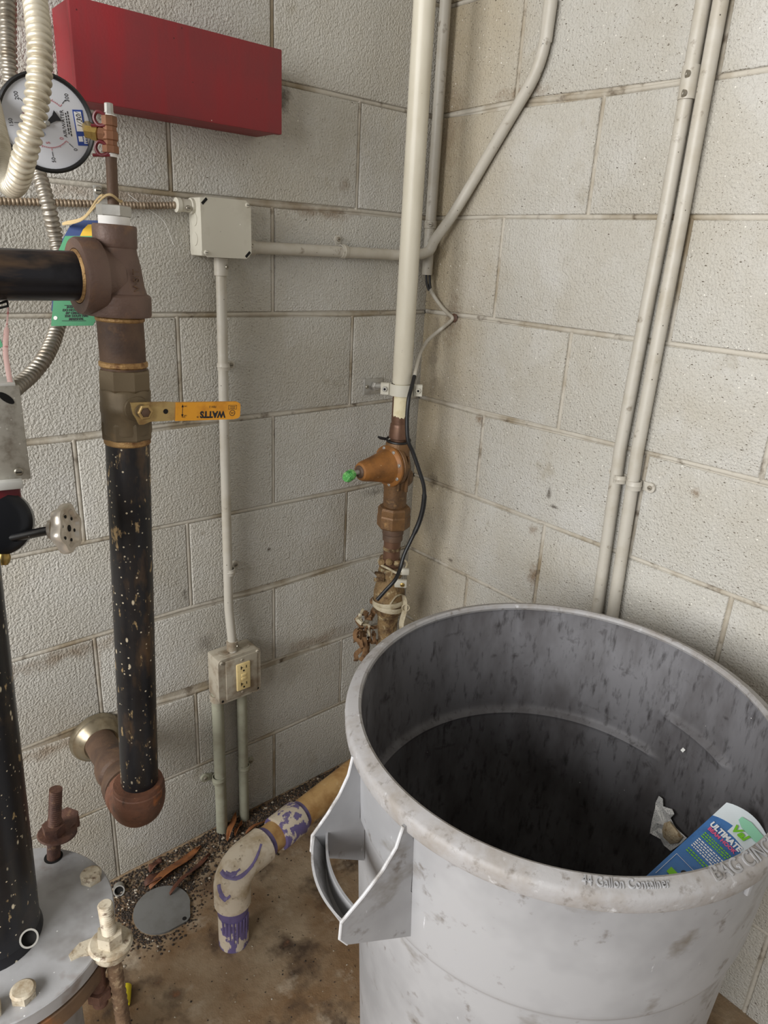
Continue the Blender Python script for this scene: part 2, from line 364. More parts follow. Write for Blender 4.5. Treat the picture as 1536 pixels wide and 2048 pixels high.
class MB:
    def __init__(self):
        self.v, self.f, self.mi = [], [], []

    def face(self, idx, m=0):
        self.f.append(idx)
        self.mi.append(m)

    def rings(self, rings, closed_u=True, cap=True, m=0, closed_v=False):
        base = len(self.v)
        n = len(rings[0])
        for r in rings:
            self.v += [tuple(p) for p in r]
        k = len(rings)
        for i in range(k if closed_v else k - 1):
            i2 = (i + 1) % k
            for j in range(n if closed_u else n - 1):
                j2 = (j + 1) % n
                self.face([base + i * n + j, base + i * n + j2, base + i2 * n + j2, base + i2 * n + j], m)
        if cap and closed_u and not closed_v:
            self.face([base + j for j in reversed(range(n))], m)
            self.face([base + (k - 1) * n + j for j in range(n)], m)
        return self

    def tube(self, pts, r, n=16, cap=True, m=0, closed=False, flat=1.0, up=None):
        pts = [V(p) for p in pts]
        k = len(pts)
        rr = r if isinstance(r, (list, tuple)) else [r] * k
        T = []
        for i in range(k):
            if closed:
                t = pts[(i + 1) % k] - pts[i - 1]
            else:
                t = pts[min(i + 1, k - 1)] - pts[max(i - 1, 0)]
            T.append(t.normalized())
        u = V(up) if up is not None else frame(T[0])[0]
        rings = []
        for i in range(k):
            u = (u - T[i] * u.dot(T[i])).normalized()
            w = T[i].cross(u)
            rings.append([pts[i] + (u * math.cos(2 * PI * j / n) + w * math.sin(2 * PI * j / n) * flat) * rr[i] for j in range(n)])
        return self.rings(rings, True, cap, m, closed)

    def lathe(self, prof, o, d, n=32, m=0, cap=True, hexes=None, closed=False):
        """prof: (radius, height along d) pairs"""
        u, w, d = frame(d)
        o = V(o)
        R = []
        for r, h in prof:
            r = max(r, 1e-5)
            R.append([o + d * h + (u * math.cos(2 * PI * j / n) + w * math.sin(2 * PI * j / n)) * r for j in range(n)])
        return self.rings(R, True, cap, m, closed)

    def box(self, c, size, ax=None, bev=0.0, m=0):
        c = V(c)
        X, Y, Z = ax if ax else (V((1, 0, 0)), V((0, 1, 0)), V((0, 0, 1)))
        bm = bmesh.new()
        bmesh.ops.create_cube(bm, size=1.0)
        for v in bm.verts:
            v.co = V((v.co.x * size[0], v.co.y * size[1], v.co.z * size[2]))
        if bev:
            bmesh.ops.bevel(bm, geom=bm.edges[:], offset=bev, segments=2, affect='EDGES', profile=0.5)
        base = len(self.v)
        bm.verts.index_update()
        for v in bm.verts:
            self.v.append(tuple(c + X * v.co.x + Y * v.co.y + Z * v.co.z))
        for f in bm.faces:
            self.face([base + v.index for v in f.verts], m)
        bm.free()
        return self

    def prism(self, poly, o, u, w, t, m=0, hole=None):
        """poly of (a, b) in the plane u, w at o, pushed by vector t"""
        o, u, w, t = V(o), V(u), V(w), V(t)
        base = len(self.v)
        n = len(poly)
        for q in (0, 1):
            self.v += [tuple(o + u * a + w * b + t * q) for a, b in poly]
        if hole is None:
            self.face([base + j for j in range(n)], m)
            self.face([base + n + j for j in reversed(range(n))], m)
        else:
            k = len(hole)
            hb = len(self.v)
            for q in (0, 1):
                self.v += [tuple(o + u * a + w * b + t * q) for a, b in hole]
            for j in range(n):
                j2 = (j + 1) % n
                self.face([base + j, base + j2, hb + j2, hb + j], m)
                self.face([base + n + j2, base + n + j, hb + k + j, hb + k + j2], m)
                self.face([hb + j, hb + j2, hb + k + j2, hb + k + j], m)
        for j in range(n):
            j2 = (j + 1) % n
            self.face([base + j2, base + j, base + n + j, base + n + j2], m)
        return self

    def build(self, name, mats, parent=None, smooth=35, loc=None):
        me = bpy.data.meshes.new(name)
        bm = bmesh.new()
        vs = [bm.verts.new(p) for p in self.v]
        for f, mi in zip(self.f, self.mi):
            try:
                bf = bm.faces.new([vs[i] for i in f])
                bf.material_index = mi
            except ValueError:
                pass
        bmesh.ops.remove_doubles(bm, verts=bm.verts[:], dist=2e-6)
        bmesh.ops.recalc_face_normals(bm, faces=bm.faces[:])
        for f in bm.faces:
            f.smooth = smooth > 0
        bm.to_mesh(me)
        bm.free()
        if smooth > 0:
            me.set_sharp_from_angle(angle=math.radians(smooth))
        ml = mats if isinstance(mats, (list, tuple)) else [mats]
        for q in ml:
            me.materials.append(M[q] if isinstance(q, str) else q)
        o = bpy.data.objects.new(name, me)
        COL.objects.link(o)
        if parent is not None:
            o.parent = parent
            o.matrix_parent_inverse = Matrix.Translation(-parent_loc(parent))
        return o


def parent_loc(p):
    l = V(p.location)
    while p.parent is not None:
        p = p.parent
        l = l + V(p.location) - V(p.location)
    return l


def tag(o, label, cat, group=None, kind=None):
    o['label'] = label
    if cat:
        o['category'] = cat
    if group:
        o['group'] = group
    if kind:
        o['kind'] = kind
    return o


def thing(name, label, cat, loc=(0, 0, 0), group=None):
    o = bpy.data.objects.new(name, None)
    o.empty_display_size = 0.05
    COL.objects.link(o)
    o.location = loc
    return tag(o, label, cat, group)


def part(mb, name, mats, parent, smooth=35):
    return mb.build(name, mats, parent, smooth)


def smoothpath(pts, per=8, closed=False):
    P = [V(p) for p in pts]
    out = []
    n = len(P)
    rng = n if closed else n - 1
    for i in range(rng):
        p0 = P[i - 1] if (i > 0 or closed) else P[i] * 2 - P[i + 1]
        p1, p2 = P[i], P[(i + 1) % n]
        p3 = P[(i + 2) % n] if (i + 2 < n or closed) else P[-1] * 2 - P[-2]
        for k in range(per):
            t = k / per
            out.append(0.5 * (2 * p1 + (p2 - p0) * t + (2 * p0 - 5 * p1 + 4 * p2 - p3) * t * t + (3 * p1 - p0 - 3 * p2 + p3) * t ** 3))
    if not closed:
        out.append(P[-1])
    return out


def resample(pts, step):
    out = [V(pts[0])]
    acc = 0.0
    for a, b in zip(pts, pts[1:]):
        a, b = V(a), V(b)
        L = (b - a).length
        if L < 1e-9:
            continue
        t = step - acc
        while t <= L:
            out.append(a + (b - a) * (t / L))
            t += step
        acc = (acc + L) % step if L >= step - acc else acc + L
    return out


def flexrings(mb, pts, r, pitch, depth, n=18, m=0):
    """a corrugated tube along pts"""
    p = resample(smoothpath(pts, 24), pitch / 6)
    shape = [0, 0.75, 1.0, 1.0, 0.75, 0.0]
    rr = [r - depth + depth * shape[i % 6] for i in range(len(p))]
    return mb.tube(p, rr, n, True, m)


def fillet(pts, r, per=8):
    """polyline with rounded corners of radius r"""
    P = [V(p) for p in pts]
    out = [P[0]]
    for a, b, c in zip(P, P[1:], P[2:]):
        d1, d2 = (a - b).normalized(), (c - b).normalized()
        ang = d1.angle(d2)
        L = min(r / math.tan(ang / 2), (a - b).length * 0.49, (c - b).length * 0.49)
        s, e = b + d1 * L, b + d2 * L
        for k in range(per + 1):
            t = k / per
            out.append(s * (1 - t) ** 2 + b * 2 * t * (1 - t) + e * t * t)
    out.append(P[-1])
    return out


def circ(r, n=24, a0=0.0, sx=1.0, cx=0.0, cy=0.0):
    return [(cx + r * math.cos(a0 + 2 * PI * j / n) * sx, cy + r * math.sin(a0 + 2 * PI * j / n)) for j in range(n)]


def text(body, size, o, u, w, m, parent, name='lettering', depth=0.0004, align='CENTER', bend=None, shear=0.0, wscale=1.0, bold=0.0):
    """lettering as thin geometry; u is the reading direction, w is up; bend(x, y, z) -> point if given"""
    cu = bpy.data.curves.new(name, 'FONT')
    cu.body = body
    cu.size = size
    cu.align_x = align
    cu.align_y = 'CENTER'
    cu.extrude = depth
    cu.shear = shear
    cu.offset = bold
    cu.resolution_u = 3
    tmp = bpy.data.objects.new('tmp_text', cu)
    COL.objects.link(tmp)
    dg = bpy.context.evaluated_depsgraph_get()
    me = bpy.data.meshes.new_from_object(tmp.evaluated_get(dg))
    bpy.data.objects.remove(tmp)
    bpy.data.curves.remove(cu)
    me.name = name
    o, u, w = V(o), V(u).normalized(), V(w).normalized()
    nn = u.cross(w)
    for v in me.vertices:
        x, y, z = v.co.x * wscale, v.co.y, v.co.z
        v.co = bend(x, y, z) if bend else o + u * x + w * y + nn * z
    me.materials.clear()
    me.materials.append(M[m])
    ob = bpy.data.objects.new(name, me)
    COL.objects.link(ob)
    if parent is not None:
        ob.parent = parent
        ob.matrix_parent_inverse = Matrix.Translation(-parent_loc(parent))
    return ob


def screw(parent, p, d, r=0.004, h=0.003, m='screw', name='screw', slot=True):
    mb = MB().lathe([(r, 0), (r, h * 0.5), (r * 0.75, h * 0.9), (r * 0.3, h)], p, d, 14)
    o = part(mb, name, m, parent)
    if slot:
        u, w, d = frame(d)
        part(MB().box(V(p) + d * h * 0.95, (r * 1.2, r * 0.22, h * 0.25), (u, w, d)), 'slot', 'hole', o, 0)
    return o


# ================================================================== THE SETTING
# ---- block walls: every block is its own piece, the mortar behind is the wall itself
ROW = 0.2032
LM = {8: [], 7: [(714.8, 421), (545.6, 411)], 6: [(547, 628), (706.5, 630), (359, 631)], 5: [(703, 812), (543, 831.5), (361, 848), (151, 878.6)],
      4: [(692, 982.5), (543, 1011), (378, 1044.5), (162, 1088)], 3: [(687, 1128), (547, 1176.5), (379, 1216), (190, 1275)],
      2: [(680.7, 1280), (548, 1321.6), (389, 1388), (200, 1437)], 1: [(678, 1408), (545, 1470), (393, 1534)]}
RM = {8: [(1026.7, 204), (1203.7, 188.5)], 7: [(999, 433), (1177, 433.5)], 6: [(981, 638), (1142.5, 661.7)], 5: [(960, 828), (1116, 862), (1522, 963.5)],
      4: [(943, 992), (1083.5, 1047), (1456, 1190)]}


def bedfun(tab, side):
    out = {}
    for r, pts in tab.items():
        s = []
        for x, y in pts:
            p = LW(x, y) if side == 'L' else RW(x, y)
            s.append((-p.x if side == 'L' else -p.y, p.z))
        out[r] = sorted(s)
    return out


BED = {'L': bedfun(LM, 'L'), 'R': bedfun(RM, 'R')}


def bedz(side, r, d):
    s = BED[side].get(r)
    z0 = r * ROW
    if not s:
        return z0
    if d <= s[0][0]:
        return z0 + (s[0][1] - z0) * max(0.3, d / max(s[0][0], 1e-3))
    for (a, za), (b, zb) in zip(s, s[1:]):
        if d <= b:
            t = (d - a) / (b - a)
            return za + (zb - za) * t
    return z0 + (s[-1][1] - z0) * max(0.0, 1 - (d - s[-1][0]) / 0.4)


def headd(side, r, k):
    """distance from the corner of head joint number k of the course above bed r"""
    odd = (r % 2 == (0 if side == 'R' else 1))
    return (0.214 if odd else 0.417) + k * 0.4064


ROWS = 16
walls = {}
for side, length in (('L', 2.45), ('R', 3.0)):
    nm = 'wall_left' if side == 'L' else 'wall_right'
    mb = MB()
    H = ROWS * ROW
    if side == 'L':
        mb.box((-length / 2 + 0.1, 0.1030, H / 2), (length + 0.2, 0.197, H))
    else:
        mb.box((0.1030, -length / 2, H / 2), (0.197, length, H))
    BEAD = [(-0.0046, -0.0038), (-0.0030, -0.0012), (0.0, 0.0), (0.0030, -0.0012), (0.0046, -0.0038)]

    def bpt(d, z, off):
        return V((-d, -off, z)) if side == 'L' else V((-off, -d, z))
    for r in range(1, ROWS):
        rows_ = []
        for k in range(int(length / 0.05) + 1):
            d = k * 0.05
            z = bedz(side, r, d)
            wob = 0.0008 * math.sin(d * 31 + r * 2.1) + 0.0006 * math.sin(d * 83 + r)
            rows_.append([bpt(d, z + u_ * (1 + 0.15 * math.sin(d * 19 + r)), h_ - 0.0012 + wob * 0.5) for u_, h_ in BEAD])
        mb.rings(rows_, False, False)
    for r in range(ROWS):
        k = 0
        while headd(side, r, k) < length - 0.05:
            d = headd(side, r, k)
            za, zb_ = bedz(side, r, d), bedz(side, r + 1, d)
            mb.rings([[bpt(d + u_, za + (zb_ - za) * q / 6, h_ - 0.0016 + 0.0005 * math.sin(q * 2.3 + d * 9)) for u_, h_ in BEAD] for q in range(7)], False, False)
            k += 1
    wo = mb.build(nm, 'mortar', None, 60)
    tag(wo, 'painted concrete block wall on the left side of the corner' if side == 'L' else 'painted concrete block wall on the right side of the corner', None, None, 'structure')
    walls[side] = wo
    G = 0.0045
    for r in range(ROWS):
        edges = [0.0]
        k = 0
        while headd(side, r, k) < length - 0.05:
            edges.append(headd(side, r, k))
            k += 1
        edges.append(length)
        for a, b in zip(edges, edges[1:]):
            ga, gb = ((-0.0195 if side == 'L' else 0.0) if a == 0 else G), G
            if r == 0:
                zb = (0.0, 0.0)
            else:
                zb = (bedz(side, r, a) + G, bedz(side, r, b) + G)
            zt = (bedz(side, r + 1, a) - G, bedz(side, r + 1, b) - G)
            q = [(a + ga, zb[0]), (b - gb, zb[1]), (b - gb, zt[1]), (a + ga, zt[0])]
            jit = random.uniform(-0.0008, 0.0008)

            def pt(d, z, off):
                return (-d, -off, z) if side == 'L' else (-off, -d, z)
            cx, cz = (a + b) / 2, (zb[0] + zt[0]) / 2
            rings = []
            for off, ins in ((-0.02, 0.0), (-0.0025 + jit, 0.0), (-0.0007 + jit, 0.0012), (0.0 + jit, 0.0045)):
                rings.append([V(pt(d + ((0.0 if (a == 0) else ins) if d < cx else -ins), z + (ins if z < cz else -ins), off)) for d, z in q])
            m2 = MB().rings(rings)
            m2.build('block', 'block' if side == 'L' else 'blockr', wo, 30)

# ---- floor, ceiling
fl = MB().box((-2.0, -2.5, -0.05), (9.0, 8.0, 0.1)).build('floor', 'floor', None, 0)
tag(fl, 'stained brown concrete floor', None, None, 'structure')
ce = MB().box((-1.6, -1.9, 3.295), (4.2, 4.4, 0.08)).build('ceiling', 'ceil', None, 0)
tag(ce, 'plain painted ceiling slab', None, None, 'structure')

# ================================================================== LEFT WALL THINGS
# ---- red box
t = thing('red_box', 'long red painted metal box fixed high on the left wall', 'box', (-0.622, -0.04, 1.528))
x0, x1, z0, z1, dp = -0.795, -0.449, 1.527, 1.655, 0.08
part(MB().box(((x0 + x1) / 2, -dp / 2, (z0 + z1) / 2), (x1 - x0 - 0.004, dp - 0.001, z1 - z0 - 0.004), None, 0.0015), 'body', 'red', t)
part(MB().box(((x0 + x1) / 2, -dp + 0.004, (z0 + z1) / 2), (x1 - x0, 0.012, z1 - z0), None, 0.002), 'front_cover', 'red', t)

# ---- junction box (upper)
JX0, JX1, JZ0, JZ1 = -0.592, -0.494, 1.320, 1.418
jc = V(((JX0 + JX1) / 2, 0, (JZ0 + JZ1) / 2))
t = thing('junction_box', 'square pale grey junction box with a blank cover plate', 'junction box', (jc.x, 0, JZ0))
part(MB().box((jc.x, -0.0235, jc.z), (0.098, 0.046, 0.096), None, 0.004), 'body', 'boxp', t)
c = 0.049
ch = 0.010
cov = [(-c + ch, -c), (c - ch, -c), (c, -c + ch), (c, c - ch), (c - ch, c), (-c + ch, c), (-c, c - ch), (-c, -c + ch)]
cp = part(MB().prism([(a, b) for a, b in cov], (jc.x, -0.0475, jc.z), (1, 0, 0), (0, 0, 1), (0, -0.0022, 0)), 'cover_plate', 'boxp', t, 0)
for sx, sz, fill in ((-1, 1, 'hole'), (1, -1, 'hole'), (1, 1, None), (-1, -1, None)):
    p = V((jc.x + sx * (c - 0.0075), -0.0498, jc.z + sz * (c - 0.0075)))
    if fill:
        d = V((sx, 0, -sz)).normalized()
        part(MB().box(p + V((0, 0.0008, 0)), (0.013, 0.002, 0.0046), (d, V((0, 1, 0)), d.cross(V((0, 1, 0))))), 'slot', 'hole', cp, 0)
    else:
        screw(t, p + V((0, 0.001, 0)), (0, -1, 0), 0.0042, 0.004, 'boxp')
for k, (dz, r) in enumerate(((0.012, 0.011), (-0.02, 0.011))):
    for q in (0,):
        part(MB().lathe([(r, 0), (r, 0.0008)], (JX0 - 0.0001, -0.024, jc.z + dz), (-1, 0, 0), 20), 'knockout', 'boxp', t)
# connector and armoured cable going left
A0, A1 = LW(0, 402, 0.012), LW(363, 410, 0.012)
con = thing('cable_connector', 'squeeze connector joining armoured cable to the upper junction box', 'connector', (JX0 - 0.02, -0.02, A1.z))
cd = V((1, 0, 0))
part(MB().lathe([(0.0085, 0), (0.012, 0.001), (0.012, 0.008), (0.0105, 0.010), (0.0105, 0.026), (0.013, 0.027), (0.013, 0.032)], (JX0 - 0.032, -0.020, 1.402), cd, 20), 'body', 'boxp', con)
screw(con, (JX0 - 0.014, -0.0295, 1.398), (0, -1, 0), 0.0045, 0.004)
cab = MB()
cpts = [A0 + V((-0.35, 0, -0.012)), A0 + V((-0.1, 0, -0.003)), A0, LW(100, 405, 0.012), LW(190, 408, 0.012), LW(280, 411, 0.012), LW(330, 411, 0.014), V((JX0 - 0.028, -0.020, 1.402))]
flexrings(cab, cpts, 0.0062, 0.0058, 0.0014, 12)
o = cab.build('armored_cable', 'armor', None, 40)
tag(o, 'thin dusty armoured cable running along the left wall joint', 'cable')
sp = LW(205, 408, 0.012)
t = thing('cable_strap', 'small one-hole steel strap holding the armoured cable', 'strap', sp)
part(MB().tube([sp + V((-0.007, 0, 0)), sp + V((0.007, 0, 0))], 0.0078, 16), 'loop', 'steel', t)
tp = LW(195, 384, 0.001)
part(MB().box((tp.x, -0.0022, (tp.z + sp.z) / 2 + 0.002), (0.014, 0.002, 0.034), None, 0.0008), 'tab', 'steel', t)
screw(t, (tp.x, -0.003, tp.z + 0.002), (0, -1, 0), 0.0062, 0.004)


def straps(p, axis, r, earside, m='grayp', label='', wallax=1, width=0.014, group=None, earlen=0.016):
    """one-hole conduit strap: band around the pipe, ear on the wall with screw"""
    p = V(p)
    axis = V(axis).normalized()
    n = V((0, -1, 0)) if wallax == 1 else V((-1, 0, 0))
    off = -(p.y if wallax == 1 else p.x)
    t = thing('conduit_strap', label, 'strap', p, group)
    part(MB().lathe([(r + 0.0002, -width / 2), (r + 0.002, -width / 2), (r + 0.002, -width * .15), (r + 0.003, 0), (r + 0.002, width * .15), (r + 0.002, width / 2), (r + 0.0002, width / 2)], p, axis, 24, closed=True, cap=False), 'band', m, t)
    s = V(earside).normalized()
    e = p + s * (r + earlen * 0.55)
    e = V((e.x, -0.0012, e.z)) if wallax == 1 else V((-0.0012, e.y, e.z))
    part(MB().box(e + s * -0.002 + n * 0.001, (earlen, 0.004, width), (s, n, s.cross(n)), 0.0008), 'ear', m, t)
    part(MB().lathe([(width * .56, 0), (width * .56, 0.0055), (0.0042, 0.006)], e + s * 0.004 - n * 0.0006, n, 20), 'ear_boss', m, t)
    screw(t, e + s * 0.004 + n * 0.0050, n, 0.0046, 0.003, 'screwp')
    return t


def connector(parent, p, d, r, L, m='grayp', side=(0, -1, 0)):
    """set-screw connector at the end of a conduit"""
    cpart = part(MB().lathe([(r, 0), (r + 0.0028, 0.0005), (r + 0.0028, L - 0.001), (r, L)], p, d, 24), 'connector', m, parent)
    s = V(side).normalized()
    pp = V(p) + V(d).normalized() * L * 0.5 + s * (r + 0.0022)
    part(MB().lathe([(0.0042, 0), (0.0042, 0.002), (0.0015, 0.0021), (0.0015, 0.001)], pp, s, 14), 'set_screw', 'screw', cpart)
    return cpart


# ---- conduit down from the junction box to the outlet box
CX = -0.541
t = thing('electrical_conduit', 'thin grey conduit running down from the junction box to the outlet box', 'conduit', (CX, -0.02, 0.51))
part(MB().tube(fillet([(-0.541, -0.020, 1.322), (-0.5425, -0.018, 0.95), (-0.543, -0.018, 0.80), (-0.5445, -0.020, 0.60), (-0.544, -0.034, 0.50)], 0.2), 0.0098, 20), 'tube', 'grayp', t)
connector(t, (-0.541, -0.020, 1.288), (0, 0, 1), 0.0098, 0.032, 'grayp', (0.5, -0.85, 0))
connector(t, (-0.544, -0.0305, 0.502), (0, 0, 1), 0.0098, 0.024, 'boxd', (0.6, -0.8, 0))
straps(LW(447, 733, 0.018), (0, 0, 1), 0.0098, (1, 0, 0), 'grayp', 'conduit strap on the thin grey conduit, upper of the two above the outlet box')
straps(LW(459, 1143, 0.019), (0, 0, 1), 0.0098, (1, 0, 0.25), 'grayp', 'conduit strap on the thin grey conduit, nearest above the outlet box')

# ---- conduit from the junction box to the right, round the corner and up the right wall
t = thing('corner_conduit', 'grey conduit leaving the junction box and sweeping up the right wall', 'conduit', (-0.49, -0.016, 1.34))
pts = [V((-0.498, -0.016, 1.340)), LW(505, 495, 0.016), LW(650, 502, 0.016), LW(760, 508, 0.018), V((-0.085, -0.030, 1.342)), V((-0.046, -0.046, 1.352)), V((-0.040, -0.060, 1.378)), RW(905, 430, 0.030), RW(945, 365, 0.018), RW(980, 305, 0.015),
       RW(1030, 220, 0.015), RW(1062, 165, 0.015), RW(1082, 115, 0.015), RW(1094, 60, 0.015), RW(1103, 0, 0.015), RW(1110, -60, 0.015) + V((0, 0.004, 0)), V((-0.015, -0.296, 3.24))]
part(MB().tube(smoothpath(pts, 8), 0.0112, 20), 'tube', 'grayp', t)
connector(t, (-0.494, -0.016, 1.340), (1, 0, 0), 0.0112, 0.026, 'grayp', (0, -0.9, 0.3))
straps(LW(686, 503, 0.016), (1, 0, 0), 0.0112, (-0.25, 0, 1), 'grayp', 'conduit strap with a screw ear above the horizontal conduit')

# ---- outlet box
OX0, OX1, OZ0, OZ1 = -0.592, -0.490, 0.392, 0.503
oc = V(((OX0 + OX1) / 2, 0, (OZ0 + OZ1) / 2))
t = thing('outlet_box', 'dusty grey surface outlet box with an ivory receptacle', 'outlet box', (oc.x, 0, OZ0))
part(MB().box((oc.x, -0.0265, oc.z), (0.100, 0.052, 0.106), None, 0.005), 'body', 'boxd', t)
cw, chh = 0.052, 0.056
rc = []
for sx, sz, a in ((1, -1, -90), (1, 1, 0), (-1, 1, 90), (-1, -1, 180)):
    for k in range(5):
        aa = math.radians(a + k * 22.5)
        rc.append((sx * (cw - 0.010) + 0.010 * math.cos(aa), sz * (chh - 0.010) + 0.010 * math.sin(aa)))
cp = part(MB().prism(rc, (oc.x, -0.0535, oc.z), (1, 0, 0), (0, 0, 1), (0, -0.004, 0)), 'cover_plate', 'boxd', t, 30)
part(MB().box((oc.x + 0.004, -0.0585, oc.z), (0.078, 0.003, 0.098), None, 0.0014), 'raised_panel', 'boxd', cp)
for sx, sz in ((-1, 1), (1, 1)):
    screw(t, (oc.x + sx * 0.044, -0.0575, oc.z + sz * 0.048), (0, -1, 0), 0.0045, 0.003, 'boxd')
for sx, sz in ((-1, -1), (1, -1)):
    part(MB().lathe([(0.003, 0), (0.003, 0.0006)], (oc.x + sx * 0.044, -0.0574, oc.z + sz * 0.049), (0, -1, 0), 12), 'screw_hole', 'hole', cp)
for k, x in enumerate((-0.024, 0.028)):
    part(MB().lathe([(0.012, 0), (0.012, 0.0007)], (oc.x + x, -0.028, OZ1 - 0.0022), (0, 0, 1), 20), 'knockout', 'boxd', t)
gx = oc.x + 0.006
rec = part(MB().box((gx, -0.0605, oc.z), (0.033, 0.006, 0.067), None, 0.0012), 'receptacle', 'ivory', t)
for s in (1, -1):
    zc = oc.z + s * 0.021
    part(MB().box((gx - 0.0065, -0.0637, zc + 0.003), (0.0016, 0.0008, 0.008)), 'slot', 'hole', rec, 0)
    part(MB().box((gx - 0.0045, -0.0637, zc + 0.003), (0.004, 0.0008, 0.0016)), 'slot', 'hole', rec, 0)
    part(MB().box((gx + 0.0065, -0.0637, zc + 0.003), (0.0016, 0.0008, 0.0065)), 'slot', 'hole', rec, 0)
    part(MB().lathe([(0.0022, 0), (0.0022, 0.0006)], (gx, -0.0634, zc - 0.0055), (0, -1, 0), 12), 'ground_hole', 'hole', rec)
part(MB().box((gx, -0.0642, oc.z + 0.0045), (0.012, 0.002, 0.0065), None, 0.0006), 'test_button', 'ivory', rec)
part(MB().box((gx, -0.0642, oc.z - 0.0045), (0.012, 0.002, 0.0065), None, 0.0006), 'reset_button', 'ivory', rec)
screw(t, (oc.x + 0.004, -0.0597, oc.z + 0.041), (0, -1, 0), 0.0032, 0.002, 'boxd')
screw(t, (oc.x + 0.004, -0.0597, oc.z - 0.041), (0, -1, 0), 0.0032, 0.002, 'boxd')

# ---- two conduits from the outlet box to the floor
for (xx, r, lab, name, yy) in ((-0.578, 0.0135, 'thicker greenish grey conduit under the outlet box, left one', 'floor_conduit', 0.018), (-0.516, 0.0118, 'greenish grey conduit under the outlet box, right one', 'floor_conduit', 0.017)):
    t = thing(name, lab, 'conduit', (xx, -yy, 0), 'conduits below the outlet box')
    part(MB().tube([(xx, -yy, 0.40), (xx, -yy, 0.0)], r, 22), 'tube', 'grayp2', t)
    part(MB().tube([(xx, -yy, 0.378), (xx, -yy, 0.394)], r + 0.003, 22), 'collar', 'boxd', t)
straps(LW(438, 1558, 0.018), (0, 0, 1), 0.0135, (-1, 0, 0.3), 'grayp2', 'conduit strap on the left conduit under the outlet box', width=0.018, earlen=0.022)
straps(LW(488, 1535, 0.017), (0, 0, 1), 0.0118, (1, 0, 0), 'grayp2', 'conduit strap on the right conduit under the outlet box', width=0.016)

# ================================================================== FIRE DRAIN RISER (left foreground)
RY = -0.283


def rx(z):
    return -0.834 + (min(z, 1.13) - 1.058) * 0.04


def RP(z):
    return V((rx(z), RY, z))


RD = V((0.03, 0, 1)).normalized()
t = thing('drain_riser_pipe', 'two-inch black drain pipe with brown tee and elbow into the wall', 'pipe', RP(0.40))
# long black pipe
part(MB().tube([RP(0.455), RP(1.085)], 0.0302, 32), 'long_pipe', 'blackpipe', t)
# sealant ring below the valve
part(MB().lathe([(0.030, 0), (0.0318, 0.002), (0.0318, 0.010), (0.030, 0.013)], RP(1.068), RD, 32), 'sealant_ring', 'thread', t)
# nipple between the tee and the valve
part(MB().tube([RP(1.16), RP(1.245)], 0.0302, 32), 'nipple', 'rustd', t)
part(MB().lathe([(0.030, 0), (0.032, 0.002), (0.032, 0.005), (0.030, 0.007)], RP(1.237), RD, 32), 'sealant_ring', 'thread', t)
part(MB().lathe([(0.030, 0), (0.0322, 0.002), (0.0322, 0.007), (0.030, 0.009)], RP(1.176), RD, 32), 'sealant_ring', 'thread', t)
# tee: run reduces towards the top, branch collar to the left
TC = RP(1.296)
tee = MB().lathe([(0.034, -0.052), (0.0415, -0.0515), (0.0428, -0.048), (0.0428, -0.026), (0.0410, -0.0235), (0.0375, -0.022), (0.0345, -0.012), (0.031, 0.012), (0.027, 0.028), (0.0262, 0.034), (0.0275, 0.036), (0.0275, 0.060), (0.0262, 0.062), (0.018, 0.062)], TC, RD, 40)
tp = part(tee, 'tee_run', 'castiron', t)
BD = V((-1, -0.02, 0))
part(MB().lathe([(0.034, 0.0), (0.038, 0.018), (0.0400, 0.024), (0.0460, 0.025), (0.0475, 0.028), (0.0475, 0.049), (0.046, 0.052), (0.034, 0.052), (0.032, 0.047)], TC + V((0.0, 0, -0.002)), BD, 40), 'tee_branch', 'castiron', t)
# gusset web between run and branch
text('V·SIT', 0.013, TC + V((0.013, -0.0335, -0.004)), V((0, 0, 1)), V((-1, -0.3, 0)), 'rustd', tp, 'cast_mark', 0.001)
# horizontal pipe
HP0 = TC + BD * 0.045 + V((0, 0, -0.002))
part(MB().tube([HP0, HP0 + BD * 0.95], 0.0302, 32), 'horizontal_pipe', 'cleanpipe', t)
part(MB().lathe([(0.030, 0), (0.0325, 0.001), (0.033, 0.005), (0.030, 0.008)], HP0 + BD * 0.002, BD, 32), 'sealant_ring', 'thread', t)
part(MB().lathe([(0.0302, 0), (0.034, 0.001), (0.034, 0.014), (0.0302, 0.015)], HP0 + BD * 0.116, BD, 32), 'pipe_band', 'castiron', t)
# elbow and wall couplings
EZ = 0.425
E0 = V((rx(EZ), RY, EZ))
EW = V((-0.840, 0, 0.388))
ED = (EW - E0).normalized()
el = MB()
n = 14
path = [E0 + V((0, 0, 0.058)), E0 + V((0, 0, 0.040))]
for k in range(9):
    a = k / 8 * PI / 2
    path.append(E0 + V((0, 0, 0.034 - 0.034 * math.sin(a) - 0.0)) + ED * (0.034 - 0.034 * math.cos(a)))
path += [E0 + ED * 0.044, E0 + ED * 0.060]
el.tube(path, [0.040, 0.041] + [0.0425] * 9 + [0.041, 0.041], 32)
part(el, 'elbow', 'rust', t)
part(MB().lathe([(0.041, 0), (0.0425, 0.002), (0.0425, 0.014), (0.041, 0.016)], E0 + V((0, 0, 0.034)), (0, 0, 1), 32), 'elbow_collar', 'rust', t)
part(MB().lathe([(0.041, 0), (0.0435, 0.002), (0.0435, 0.016), (0.041, 0.018)], E0 + ED * 0.044, ED, 32), 'elbow_collar', 'rust', t)
part(MB().lathe([(0.030, 0), (0.031, 0.012), (0.040, 0.014), (0.0425, 0.022), (0.041, 0.036), (0.034, 0.052), (0.031, 0.062), (0.036, 0.066), (0.038, 0.080), (0.037, 0.098), (0.033, 0.112), (0.030, 0.12), (0.0295, 0.222)], E0 + ED * 0.058, ED, 36), 'wall_coupling', 'rustd', t)
